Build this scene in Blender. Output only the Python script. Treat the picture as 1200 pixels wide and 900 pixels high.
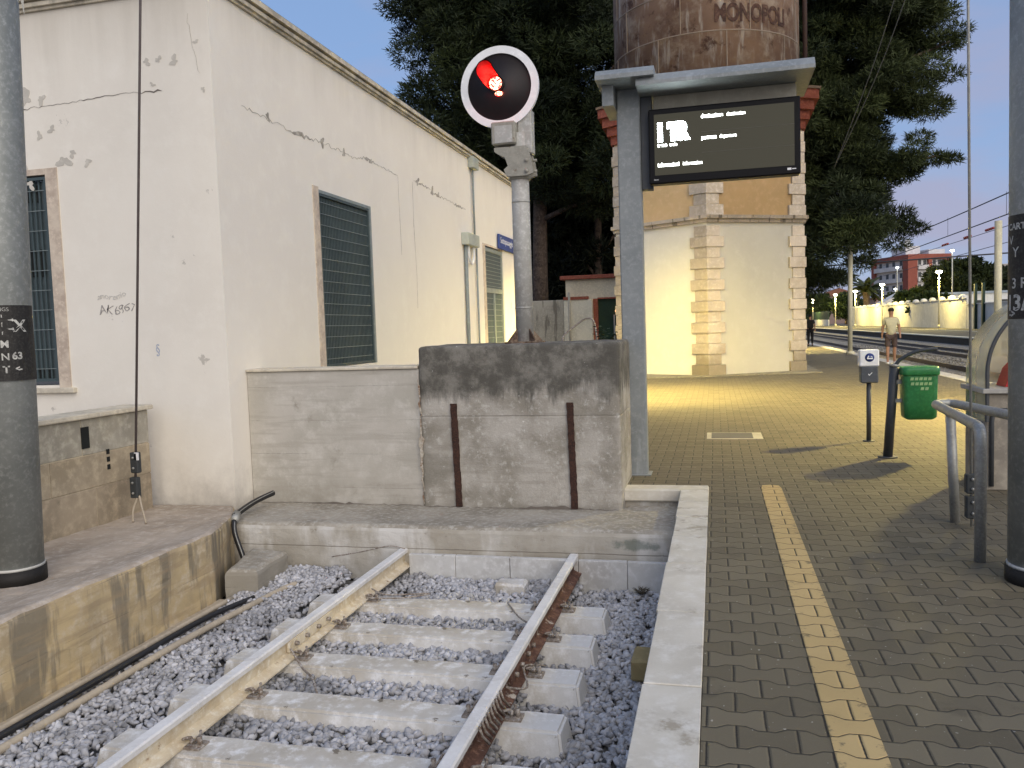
import bpy, bmesh, math, random
import numpy as np
from mathutils import Vector, Matrix
from math import sin, cos, pi, radians, atan2, sqrt
random.seed(7); RNG = np.random.default_rng(11)
for o in list(bpy.data.objects): bpy.data.objects.remove(o)
SC = bpy.context.scene; COL = SC.collection

# ------------------------------------------------------------------ camera
cd = bpy.data.cameras.new('camera'); cam = bpy.data.objects.new('camera', cd); COL.objects.link(cam)
cd.sensor_fit = 'HORIZONTAL'; cd.sensor_width = 36.0; cd.lens = 28.8; cd.clip_start = 0.05; cd.clip_end = 3000
fw = Vector((-0.24172186, 0.96798335, -0.06766664)); rt = Vector((0.97021975, 0.23997918, -0.03291839)); up = Vector((0.01562587, 0.0736086, 0.99716478))
cam.matrix_world = Matrix(((rt.x, up.x, -fw.x, 0), (rt.y, up.y, -fw.y, 0), (rt.z, up.z, -fw.z, 1.53), (0, 0, 0, 1)))
SC.camera = cam

# ------------------------------------------------------------------ world, sun, exposure
SUN_AZ = radians(142); SUN_EL = radians(30)          # azimuth clockwise from +Y: behind the camera, to the right
SKY_STRENGTH = 0.05; SUN_STRENGTH = 1.0; EXPOSURE = 1.5
w = bpy.data.worlds.new('World'); SC.world = w; w.use_nodes = True
nt = w.node_tree; nt.nodes.clear()
out = nt.nodes.new('ShaderNodeOutputWorld'); bg = nt.nodes.new('ShaderNodeBackground'); sky = nt.nodes.new('ShaderNodeTexSky')
sky.sky_type = 'NISHITA'; sky.sun_disc = False; sky.sun_elevation = SUN_EL; sky.sun_rotation = SUN_AZ
sky.air_density = 1.0; sky.dust_density = 0.6; sky.ozone_density = 2.0
tc = nt.nodes.new('ShaderNodeTexCoord'); mp = nt.nodes.new('ShaderNodeMapping'); mp.inputs['Scale'].default_value = (1.3, 1.3, 5.0)
mp.inputs['Location'].default_value = (0.4, 0.1, 0.3)
nz = nt.nodes.new('ShaderNodeTexNoise'); nz.inputs['Scale'].default_value = 2.2; nz.inputs['Detail'].default_value = 7; nz.inputs['Roughness'].default_value = 0.55
cr = nt.nodes.new('ShaderNodeValToRGB'); cr.color_ramp.elements[0].position = 0.38; cr.color_ramp.elements[1].position = 0.60
cr.color_ramp.elements[0].color = (0, 0, 0, 1); cr.color_ramp.elements[1].color = (1, 1, 1, 1)
sx = nt.nodes.new('ShaderNodeSeparateXYZ'); mr = nt.nodes.new('ShaderNodeMapRange')
mr.inputs['From Min'].default_value = 0.02; mr.inputs['From Max'].default_value = 0.42; mr.inputs['To Min'].default_value = 0.9; mr.inputs['To Max'].default_value = 0.3
mul = nt.nodes.new('ShaderNodeMath'); mul.operation = 'MULTIPLY'
mx = nt.nodes.new('ShaderNodeMix'); mx.data_type = 'RGBA'
tint = nt.nodes.new('ShaderNodeMix'); tint.data_type = 'RGBA'; tint.blend_type = 'MULTIPLY'; tint.inputs[0].default_value = 1.0
SKY_TINT = (0.95, 0.86, 0.88, 1); CLOUD = (3.0, 2.9, 3.9, 1)
tint.inputs[7].default_value = SKY_TINT; mx.inputs[7].default_value = CLOUD
L = nt.links.new
L(tc.outputs['Generated'], mp.inputs['Vector']); L(mp.outputs[0], nz.inputs['Vector']); L(nz.outputs[0], cr.inputs[0])
L(tc.outputs['Generated'], sx.inputs[0]); L(sx.outputs[2], mr.inputs[0]); L(cr.outputs[0], mul.inputs[0]); L(mr.outputs[0], mul.inputs[1])
even = nt.nodes.new('ShaderNodeMix'); even.data_type = 'RGBA'; even.inputs[0].default_value = 0.72; even.inputs[7].default_value = (1.85, 3.0, 5.2, 1)
L(sky.outputs[0], tint.inputs[6]); L(tint.outputs[2], even.inputs[6]); L(even.outputs[2], mx.inputs[6]); L(mul.outputs[0], mx.inputs[0]); L(mx.outputs[2], bg.inputs[0])
bg.inputs[1].default_value = SKY_STRENGTH; L(bg.outputs[0], out.inputs[0])

sd = bpy.data.lights.new('sun', 'SUN'); sd.energy = SUN_STRENGTH; sd.angle = radians(70); sd.color = (1.0, 0.88, 0.72)
sun = bpy.data.objects.new('sun', sd); COL.objects.link(sun)
sdir = Vector((sin(SUN_AZ) * cos(SUN_EL), cos(SUN_AZ) * cos(SUN_EL), sin(SUN_EL)))
sun.rotation_euler = sdir.to_track_quat('Z', 'Y').to_euler(); sun.location = (3, -8, 12)
SC.view_settings.view_transform = 'Standard'; SC.view_settings.look = 'None'; SC.view_settings.gamma = 1; SC.view_settings.exposure = EXPOSURE
SC.view_settings.use_curve_mapping = False
LAMP_COL = (1.0, 0.78, 0.24)

# ------------------------------------------------------------------ materials
def newmat(name):
    m = bpy.data.materials.new(name); m.use_nodes = True; t = m.node_tree; t.nodes.clear()
    o = t.nodes.new('ShaderNodeOutputMaterial'); b = t.nodes.new('ShaderNodeBsdfPrincipled'); t.links.new(b.outputs[0], o.inputs[0])
    return m, t, b
def rgba(c): return (c[0], c[1], c[2], 1.0)
def noise(t, vec, scale, detail=5, rough=0.6, sc=None, loc=None):
    n = t.nodes.new('ShaderNodeTexNoise'); n.inputs['Scale'].default_value = scale; n.inputs['Detail'].default_value = detail; n.inputs['Roughness'].default_value = rough
    if sc is not None or loc is not None:
        m = t.nodes.new('ShaderNodeMapping')
        if sc: m.inputs['Scale'].default_value = sc
        if loc: m.inputs['Location'].default_value = loc
        t.links.new(vec, m.inputs[0]); vec = m.outputs[0]
    t.links.new(vec, n.inputs['Vector']); return n.outputs[0]
def ramp(t, v, a, b):
    r = t.nodes.new('ShaderNodeMapRange'); r.inputs['From Min'].default_value = a; r.inputs['From Max'].default_value = b; r.interpolation_type = 'SMOOTHSTEP'
    t.links.new(v, r.inputs[0]); return r.outputs[0]
def mixc(t, f, a, b):
    m = t.nodes.new('ShaderNodeMix'); m.data_type = 'RGBA'
    if isinstance(f, (int, float)): m.inputs[0].default_value = f
    else: t.links.new(f, m.inputs[0])
    for i, c in ((6, a), (7, b)):
        if isinstance(c, tuple): m.inputs[i].default_value = rgba(c)
        else: t.links.new(c, m.inputs[i])
    return m.outputs[2]
def mth(t, op, a, b=None, c=None):
    m = t.nodes.new('ShaderNodeMath'); m.operation = op
    for i, v in enumerate((a, b, c)):
        if v is None: continue
        if isinstance(v, (int, float)): m.inputs[i].default_value = v
        else: t.links.new(v, m.inputs[i])
    return m.outputs[0]
def bumpn(t, b, h, strength, dist=0.01):
    n = t.nodes.new('ShaderNodeBump'); n.inputs['Strength'].default_value = strength; n.inputs['Distance'].default_value = dist
    t.links.new(h, n.inputs['Height']); t.links.new(n.outputs[0], b.inputs['Normal'])
MATS = {}
def M(name, base, rough=0.8, dark=None, light=None, s1=1.5, s2=14, streak=None, streak_th=(0.52, 0.7), spots=None, spot_scale=9, spot_th=(0.62, 0.68),
      bump=0.3, bscale=60, metal=0.0, spec=0.3, low=None, low_range=(0, 0.4), seams=None, seam_col=(0.1, 0.09, 0.08), lam=None, tops=None):
    """base colour mottled between dark and light, with vertical streaks, spots of wear, dirt rising from the foot, formwork seams"""
    if name in MATS: return MATS[name]
    m, t, b = newmat(name)
    g = t.nodes.new('ShaderNodeTexCoord').outputs['Object']
    dark = dark or tuple(c * 0.82 for c in base); light = light or tuple(min(1, c * 1.12) for c in base)
    c = mixc(t, ramp(t, noise(t, g, s1), 0.35, 0.65), dark, base)
    c = mixc(t, ramp(t, noise(t, g, s2, 6, 0.7), 0.45, 0.72), c, light)
    if streak:
        st = noise(t, g, 1.0, 5, 0.62, sc=(5, 5, 0.7))
        c = mixc(t, mth(t, 'MULTIPLY', ramp(t, st, *streak_th), 0.85), c, streak)
    if lam:
        c = mixc(t, mth(t, 'MULTIPLY', ramp(t, noise(t, g, 1.0, 5, .6, sc=(1.1, 1.1, 13)), .50, .64), .55), c, lam)
    if tops:
        sp0 = t.nodes.new('ShaderNodeSeparateXYZ'); t.links.new(g, sp0.inputs[0])
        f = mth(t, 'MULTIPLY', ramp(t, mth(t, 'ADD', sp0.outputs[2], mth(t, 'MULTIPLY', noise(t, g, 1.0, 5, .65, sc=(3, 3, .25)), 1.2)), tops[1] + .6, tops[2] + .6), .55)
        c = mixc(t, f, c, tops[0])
    if spots:
        c = mixc(t, ramp(t, noise(t, g, spot_scale, 8, 0.68, loc=(3, 7, 1)), *spot_th), c, spots)
    sep = t.nodes.new('ShaderNodeSeparateXYZ'); t.links.new(g, sep.inputs[0]); z = sep.outputs[2]
    if low:
        wob = mth(t, 'ADD', z, mth(t, 'MULTIPLY', mth(t, 'SUBTRACT', noise(t, g, 3.5, 6, 0.7), 0.5), 0.9))
        f = ramp(t, wob, low_range[1], low_range[0])
        c = mixc(t, mth(t, 'MULTIPLY', f, 0.75), c, low)
    hgt = noise(t, g, bscale, 6, 0.75)
    if seams:
        k = mth(t, 'ABSOLUTE', mth(t, 'SUBTRACT', mth(t, 'FRACT', mth(t, 'DIVIDE', mth(t, 'ADD', z, seams[1]), seams[0])), 0.5))
        gate = ramp(t, noise(t, g, 2.3, 3), 0.42, 0.56)
        line = mth(t, 'MULTIPLY', ramp(t, mth(t, 'ADD', k, mth(t, 'MULTIPLY', noise(t, g, 25), 0.015)), 0.5005, 0.506), gate)
        c = mixc(t, mth(t, 'MULTIPLY', line, 0.5), c, seam_col)
        hgt = mth(t, 'SUBTRACT', hgt, mth(t, 'MULTIPLY', line, 0.6))
    t.links.new(c, b.inputs['Base Color'])
    b.inputs['Roughness'].default_value = rough; b.inputs['Metallic'].default_value = metal; b.inputs['Specular IOR Level'].default_value = spec
    if bump: bumpn(t, b, hgt, bump, 0.006)
    MATS[name] = m; return m
def emis(name, col, strength, base=(0.8, 0.8, 0.8)):
    if name in MATS: return MATS[name]
    m, t, b = newmat(name); b.inputs['Base Color'].default_value = rgba(base); b.inputs['Emission Color'].default_value = rgba(col); b.inputs['Emission Strength'].default_value = strength
    MATS[name] = m; return m

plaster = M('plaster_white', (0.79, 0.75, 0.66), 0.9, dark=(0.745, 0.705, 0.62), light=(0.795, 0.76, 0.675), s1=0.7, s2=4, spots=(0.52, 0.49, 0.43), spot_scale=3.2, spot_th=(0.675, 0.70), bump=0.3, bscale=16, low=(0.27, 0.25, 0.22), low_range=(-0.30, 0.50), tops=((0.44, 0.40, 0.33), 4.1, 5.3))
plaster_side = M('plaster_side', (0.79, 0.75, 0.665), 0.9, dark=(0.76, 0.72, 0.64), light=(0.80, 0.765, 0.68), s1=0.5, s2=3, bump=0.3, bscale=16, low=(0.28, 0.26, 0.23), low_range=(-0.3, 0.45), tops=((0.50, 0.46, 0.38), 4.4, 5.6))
cornice_m = M('cornice_render', (0.58, 0.53, 0.42), 0.9, dark=(0.34, 0.31, 0.25), streak=(0.28, 0.26, 0.21), s1=3)
conc_light = M('concrete_light', (0.48, 0.455, 0.405), 0.9, dark=(0.40, 0.38, 0.33), light=(0.53, 0.51, 0.46), s1=1.6, s2=6, spots=(0.25, 0.23, 0.19), spot_th=(0.58, 0.76), spot_scale=3.4, seams=(0.335, 0.17), low=(0.24, 0.22, 0.18), low_range=(-0.3, 0.35), bump=0.45, lam=(0.36, 0.335, 0.29))
conc_block = M('concrete_block', (0.34, 0.32, 0.28), 0.92, dark=(0.23, 0.215, 0.185), light=(0.44, 0.42, 0.37), s1=3.0, s2=16, streak=(0.50, 0.48, 0.43), streak_th=(0.56, 0.75), spots=(0.10, 0.09, 0.075), spot_scale=13, spot_th=(0.67, 0.72), seams=(0.46, 0.02), bump=0.6, bscale=45)
conc_top = M('concrete_block_mossy', (0.16, 0.15, 0.125), 0.95, dark=(0.09, 0.085, 0.07), light=(0.26, 0.25, 0.22), s1=4, s2=18, streak=(0.27, 0.26, 0.23), spots=(0.50, 0.49, 0.45), spot_scale=22, spot_th=(0.70, 0.73), bump=0.8, bscale=45)
conc_ledge = M('concrete_ledge', (0.38, 0.35, 0.30), 0.92, dark=(0.28, 0.255, 0.21), light=(0.55, 0.54, 0.50), s1=1.6, s2=12, streak=(0.60, 0.60, 0.58), streak_th=(0.50, 0.68), spots=(0.19, 0.17, 0.13), spot_scale=4, spot_th=(0.64, 0.74), bump=0.5, bscale=40)
conc_ledgetop = M('concrete_ledge_top', (0.37, 0.34, 0.285), 0.95, dark=(0.26, 0.235, 0.19), light=(0.46, 0.44, 0.39), s1=2.5, s2=20, bump=0.8, bscale=50)
plat_face = M('platform_face', (0.52, 0.41, 0.235), 0.9, dark=(0.40, 0.32, 0.20), light=(0.56, 0.48, 0.35), s1=2.2, s2=10, streak=(0.20, 0.175, 0.13), streak_th=(0.50, 0.60), lam=(0.34, 0.26, 0.16), seams=(0.27, 0.05), bump=0.5, bscale=40)
plat_top = M('platform_top', (0.44, 0.375, 0.305), 0.95, dark=(0.34, 0.285, 0.225), light=(0.52, 0.46, 0.39), s1=1.8, s2=14, spots=(0.24, 0.2, 0.16), spot_scale=5, spot_th=(0.62, 0.78), bump=0.6, bscale=55)
stone_wall = M('parapet_stone', (0.40, 0.345, 0.255), 0.9, dark=(0.31, 0.265, 0.20), light=(0.47, 0.42, 0.33), s1=1.6, s2=9, spots=(0.24, 0.21, 0.155), spot_scale=3, spot_th=(0.6, 0.72), seams=(0.31, 0.13), seam_col=(0.62, 0.53, 0.38), bump=0.4)
coping_m = M('coping_stone', (0.60, 0.565, 0.48), 0.8, dark=(0.50, 0.465, 0.39), light=(0.66, 0.635, 0.57), s1=2, s2=9, streak=None, spots=(0.36, 0.32, 0.25), spot_scale=4.5, spot_th=(0.56, 0.68), bump=0.35, bscale=70)
capstone = M('cap_stone', (0.60, 0.55, 0.44), 0.85, dark=(0.45, 0.41, 0.33), s1=4)
galv = M('galvanised_steel', (0.36, 0.36, 0.33), 0.5, dark=(0.28, 0.28, 0.26), light=(0.45, 0.45, 0.42), s1=9, s2=50, metal=0.45, bump=0.1, spec=0.5, spots=(0.24, 0.22, 0.19), spot_scale=7, spot_th=(0.68, 0.74))
pole_m = M('weathered_pole_zinc', (0.27, 0.285, 0.27), 0.55, dark=(0.20, 0.215, 0.205), light=(0.34, 0.355, 0.34), s1=2, s2=30, metal=0.3, bump=0.15, spec=0.4, spots=(0.36, 0.42, 0.46), spot_scale=2.2, spot_th=(0.66, 0.74))
grey_paint = M('grey_painted_steel', (0.23, 0.25, 0.255), 0.5, dark=(0.19, 0.21, 0.215), light=(0.28, 0.30, 0.305), s1=3, s2=25, streak=(0.31, 0.335, 0.35), streak_th=(0.58, 0.7), bump=0.08, spec=0.45, metal=0.1)
signal_grey = M('signal_mast_paint', (0.37, 0.37, 0.35), 0.6, dark=(0.34, 0.335, 0.31), light=(0.52, 0.52, 0.50), s1=5, s2=25, streak=(0.26, 0.21, 0.15), streak_th=(0.62, 0.74), bump=0.15)
bracket_m = M('cast_bracket', (0.30, 0.29, 0.25), 0.65, s1=12, s2=40, spots=(0.18, 0.14, 0.10), bump=0.3)
rust = M('rust', (0.13, 0.062, 0.035), 0.95, dark=(0.055, 0.03, 0.022), light=(0.24, 0.11, 0.05), s1=12, s2=60, bump=0.6)
slot_rust = M('rusty_iron', (0.050, 0.026, 0.019), 0.95, dark=(0.028, 0.017, 0.014), light=(0.10, 0.045, 0.03), s1=20, s2=60, bump=0.8)
rail_web = M('rail_side_cream', (0.66, 0.58, 0.43), 0.85, dark=(0.54, 0.45, 0.31), light=(0.74, 0.70, 0.60), s1=6, s2=25, spots=(0.22, 0.12, 0.07), spot_scale=11, spot_th=(0.62, 0.70), bump=0.4)  # pale cream side colour, left rail only
rail_rust = M('rail_side_rusty', (0.12, 0.062, 0.045), 0.9, dark=(0.08, 0.042, 0.032), light=(0.25, 0.14, 0.10), s1=7, s2=30, spots=(0.55, 0.50, 0.44), spot_scale=9, spot_th=(0.58, 0.66), bump=0.5)
rail_top = M('rail_head_white', (0.70, 0.69, 0.67), 0.6, dark=(0.60, 0.585, 0.56), light=(0.76, 0.755, 0.74), s1=5, s2=30, spots=(0.40, 0.34, 0.27), spot_scale=14, spot_th=(0.68, 0.73), bump=0.15, spec=0.4)
sleeper_m = M('sleeper_concrete', (0.64, 0.63, 0.60), 0.9, dark=(0.44, 0.40, 0.33), light=(0.76, 0.755, 0.74), s1=1.3, s2=14, spots=(0.19, 0.165, 0.13), spot_scale=7, spot_th=(0.64, 0.67), bump=0.5, bscale=55)
iron = M('track_iron', (0.30, 0.26, 0.22), 0.7, dark=(0.16, 0.12, 0.09), light=(0.55, 0.53, 0.50), s1=25, s2=60, bump=0.3, metal=0.2)
black_rub = M('black_cable', (0.018, 0.018, 0.02), 0.5, bump=0.05, spec=0.5)
dark_box = M('dark_fitting', (0.045, 0.05, 0.052), 0.6, bump=0.1)
dark_metal = M('dark_anthracite', (0.045, 0.05, 0.055), 0.5, bump=0.08, spec=0.5)
beige_pipe = M('beige_pipe', (0.44, 0.38, 0.29), 0.85, s1=4, s2=20, spots=(0.17, 0.14, 0.1), spot_scale=8, spot_th=(0.6, 0.7))
white_paint = M('white_paint', (0.78, 0.79, 0.80), 0.5, dark=(0.72, 0.73, 0.74), bump=0)
black_paint = M('black_enamel', (0.014, 0.011, 0.013), 0.55, bump=0.05)
green_bin = M('green_plastic', (0.025, 0.20, 0.055), 0.4, dark=(0.018, 0.16, 0.045), light=(0.04, 0.25, 0.08), s1=6, s2=30, bump=0.05, spec=0.5)
pale_green = M('pale_green_holes', (0.34, 0.52, 0.25), 0.6, bump=0)
slat = M('window_screen', (0.075, 0.095, 0.105), 0.6, dark=(0.06, 0.085, 0.095), light=(0.095, 0.125, 0.135), s1=6, s2=80, bump=0.2, spec=0.4)
bars_m = M('window_bars', (0.23, 0.27, 0.27), 0.5, bump=0)
bars_dark = M('window_bars_dark', (0.06, 0.085, 0.09), 0.5, bump=0)
dark_in = M('dark_interior', (0.012, 0.014, 0.014), 0.9, bump=0)
jamb_m = M('jamb_stone', (0.60, 0.52, 0.42), 0.9, dark=(0.44, 0.36, 0.29), s1=5, s2=18)
crack_m = M('bare_mortar', (0.45, 0.42, 0.36), 0.95, dark=(0.24, 0.215, 0.18), s1=9)
crack_d = M('crack_dark_line', (0.16, 0.14, 0.12), 0.95)  # dark tone for thin cracks and the lines along wall feet
tower_low = M('tower_cream', (0.80, 0.77, 0.66), 0.9, dark=(0.76, 0.73, 0.63), light=(0.82, 0.79, 0.69), s1=0.6, s2=4, bump=0.15)
tower_up = M('tower_ochre', (0.68, 0.48, 0.24), 0.9, dark=(0.61, 0.43, 0.21), light=(0.72, 0.52, 0.28), s1=0.8, s2=6, bump=0.15)
quoin_m = M('quoin_stone', (0.50, 0.43, 0.34), 0.9, dark=(0.40, 0.34, 0.26), light=(0.58, 0.52, 0.43), s1=1.5, s2=10, spots=(0.22, 0.18, 0.12), spot_scale=3, spot_th=(0.66, 0.76), bump=0.4, low=(0.17, 0.14, 0.09), low_range=(0.2, 1.0))
band_m = M('string_course', (0.55, 0.47, 0.36), 0.9, streak=(0.14, 0.115, 0.08), streak_th=(0.56, 0.62), s1=3)
red_corn = M('red_cornice', (0.27, 0.085, 0.05), 0.85, dark=(0.24, 0.065, 0.04), light=(0.40, 0.14, 0.09), s1=3)
tank_m = M('rusty_tank', (0.21, 0.135, 0.090), 0.8, dark=(0.13, 0.080, 0.055), light=(0.31, 0.25, 0.19), s1=0.5, s2=1.6, streak=(0.36, 0.33, 0.29), streak_th=(0.52, 0.68), spots=(0.07, 0.036, 0.024), spot_scale=1.6, spot_th=(0.55, 0.66), bump=0.3, bscale=8)
tank_let = M('tank_lettering', (0.075, 0.036, 0.025), 0.85, dark=(0.03, 0.016, 0.013), light=(0.14, 0.085, 0.055), s1=3, s2=9, bump=0)
tank_seam = M('tank_seam', (0.24, 0.19, 0.14), 0.7, bump=0.1)
bark = M('bark', (0.095, 0.070, 0.052), 0.95, dark=(0.05, 0.036, 0.028), light=(0.16, 0.12, 0.09), s1=3, s2=9, bump=1.0, bscale=14)
cream_lamp = M('cream_pole_paint', (0.62, 0.58, 0.40), 0.5, bump=0.05)
lens_red_hood = M('red_lit_hood', (0.60, 0.015, 0.02), 0.5, bump=0)
skin = M('skin', (0.34, 0.19, 0.125), 0.6, bump=0); shirt = M('pale_shirt', (0.52, 0.49, 0.33), 0.9, bump=0.1); shorts = M('brown_shorts', (0.085, 0.06, 0.055), 0.9, bump=0.1)
hair = M('dark_hair', (0.015, 0.012, 0.01), 0.8, bump=0); shoe_m = M('white_shoes', (0.7, 0.7, 0.68), 0.6, bump=0); blackcloth = M('black_cloth', (0.012, 0.012, 0.014), 0.9, bump=0)
whitecloth = M('white_cloth', (0.6, 0.58, 0.5), 0.9, bump=0)

def paver_mat(name, cols, joint=(0.026, 0.023, 0.017), spot=None, wear=None):
    m, t, b = newmat(name); g = t.nodes.new('ShaderNodeTexCoord').outputs['Object']
    sp = t.nodes.new('ShaderNodeSeparateXYZ'); t.links.new(g, sp.inputs[0]); X, Y = sp.outputs[0], sp.outputs[1]
    PX, PY, A = 0.217, 0.141, 0.105
    jx = mth(t, 'MULTIPLY', mth(t, 'SUBTRACT', noise(t, g, 4, 2), 0.5), 0.05)
    u = mth(t, 'DIVIDE', mth(t, 'ADD', mth(t, 'ADD', X, 0.055), mth(t, 'MULTIPLY', jx, 0.2)), PX); v = mth(t, 'ADD', mth(t, 'DIVIDE', Y, PY), jx)
    tw = mth(t, 'MAXIMUM', mth(t, 'MINIMUM', mth(t, 'MULTIPLY', mth(t, 'COSINE', mth(t, 'MULTIPLY', u, 2 * pi)), 1.7), 1.0), -1.0)
    n = mth(t, 'ROUND', v)
    par = mth(t, 'SUBTRACT', 1.0, mth(t, 'MULTIPLY', mth(t, 'FLOORED_MODULO', n, 2.0), 2.0))
    d = mth(t, 'ADD', mth(t, 'SUBTRACT', v, n), mth(t, 'MULTIPLY', mth(t, 'MULTIPLY', par, tw), A))
    row = mth(t, 'SUBTRACT', n, mth(t, 'LESS_THAN', d, 0.0))
    u2 = mth(t, 'ADD', u, mth(t, 'MULTIPLY', mth(t, 'FLOORED_MODULO', row, 2.0), 0.5))
    du = mth(t, 'ABSOLUTE', mth(t, 'SUBTRACT', u2, mth(t, 'ROUND', u2)))
    brick = mth(t, 'ROUND', mth(t, 'ADD', u2, 0.5))
    dy = mth(t, 'MULTIPLY', mth(t, 'ABSOLUTE', d), PY); dx = mth(t, 'MULTIPLY', du, PX)
    dist = mth(t, 'MINIMUM', dy, mth(t, 'MULTIPLY', dx, 0.8))
    dist = mth(t, 'ADD', dist, mth(t, 'MULTIPLY', mth(t, 'SUBTRACT', noise(t, g, 60, 4), 0.5), 0.004))
    jm = ramp(t, dist, 0.0042, 0.0014)
    cb = t.nodes.new('ShaderNodeCombineXYZ'); t.links.new(brick, cb.inputs[0]); t.links.new(row, cb.inputs[1])
    wn = t.nodes.new('ShaderNodeTexWhiteNoise'); wn.noise_dimensions = '2D'; t.links.new(cb.outputs[0], wn.inputs['Vector'])
    c = mixc(t, mth(t, 'MULTIPLY', wn.outputs[0], 0.6), cols[0], cols[1])
    c = mixc(t, mth(t, 'MULTIPLY', ramp(t, noise(t, g, 0.8, 6, 0.6), 0.4, 0.68), .7), c, cols[2])
    c = mixc(t, mth(t, 'MULTIPLY', ramp(t, noise(t, g, 2.6, 7, 0.7, loc=(4, 4, 0)), 0.56, 0.70), .5), c, tuple(x * .62 for x in cols[0]))
    c = mixc(t, mth(t, 'MULTIPLY', ramp(t, noise(t, g, 90, 6, 0.8), 0.5, 0.8), 0.6), c, cols[1])
    if spot:
        c = mixc(t, ramp(t, noise(t, g, 38, 2, 0.5, loc=(5, 2, 0)), 0.715, 0.735), c, spot)
    if wear: c = mixc(t, ramp(t, mth(t, 'ADD', noise(t, g, 16, 7, .75), mth(t, 'MULTIPLY', mth(t, 'ABSOLUTE', mth(t, 'SUBTRACT', X, .47)), 1.6)), .66, .76), c, wear)
    c = mixc(t, jm, c, joint); t.links.new(c, b.inputs['Base Color']); b.inputs['Roughness'].default_value = 0.72; b.inputs['Specular IOR Level'].default_value = 0.35
    h = mth(t, 'ADD', mth(t, 'MULTIPLY', ramp(t, dist, 0.0, 0.009), 1.0), mth(t, 'ADD', mth(t, 'MULTIPLY', noise(t, g, 120, 5, 0.8), 0.25), mth(t, 'MULTIPLY', wn.outputs[0], 0.35)))
    bumpn(t, b, h, 0.8, 0.006); MATS[name] = m; return m
paver = paver_mat('interlocking_paver', ((0.104, 0.088, 0.056), (0.195, 0.168, 0.112), (0.142, 0.121, 0.079)), spot=(0.36, 0.34, 0.29))
paver_yel = paver_mat('yellow_painted_paver', ((0.47, 0.34, 0.15), (0.54, 0.40, 0.19), (0.40, 0.29, 0.125)), wear=(0.21, 0.165, 0.085))

def stone_mat(name, a, b_, c_):
    m, t, b = newmat(name); at = t.nodes.new('ShaderNodeAttribute'); at.attribute_name = 'tone'
    g = t.nodes.new('ShaderNodeTexCoord').outputs['Object']
    c = mixc(t, at.outputs['Fac'], a, b_)
    c = mixc(t, ramp(t, noise(t, g, 1.3, 4), 0.48, 0.66), c, mixc(t, at.outputs['Fac'], tuple(x * 0.55 for x in a), tuple(x * 0.75 for x in c_)))
    c = mixc(t, mth(t, 'MULTIPLY', ramp(t, noise(t, g, 70, 4), 0.5, 0.75), 0.5), c, c_)
    t.links.new(c, b.inputs['Base Color']); b.inputs['Roughness'].default_value = 0.8
    bumpn(t, b, noise(t, g, 140, 4), 0.3, 0.003); MATS[name] = m; return m
stones_m = stone_mat('ballast_stone', (0.25, 0.25, 0.26), (0.60, 0.60, 0.62), (0.50, 0.50, 0.515))
def leaf_mat(name, a, b_):
    m, t, b = newmat(name); at = t.nodes.new('ShaderNodeAttribute'); at.attribute_name = 'tone'
    t.links.new(mixc(t, at.outputs['Fac'], a, b_), b.inputs['Base Color']); b.inputs['Roughness'].default_value = 0.65; b.inputs['Specular IOR Level'].default_value = 0.25
    MATS[name] = m; return m
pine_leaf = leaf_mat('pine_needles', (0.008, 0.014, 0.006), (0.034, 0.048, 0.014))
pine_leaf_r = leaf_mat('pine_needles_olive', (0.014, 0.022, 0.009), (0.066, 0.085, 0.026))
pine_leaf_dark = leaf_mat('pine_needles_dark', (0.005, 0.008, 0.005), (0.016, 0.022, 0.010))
broad_leaf = leaf_mat('broad_leaves', (0.010, 0.02, 0.007), (0.038, 0.06, 0.018))
palm_leaf = leaf_mat('palm_fronds', (0.012, 0.020, 0.008), (0.035, 0.045, 0.018))

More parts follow.
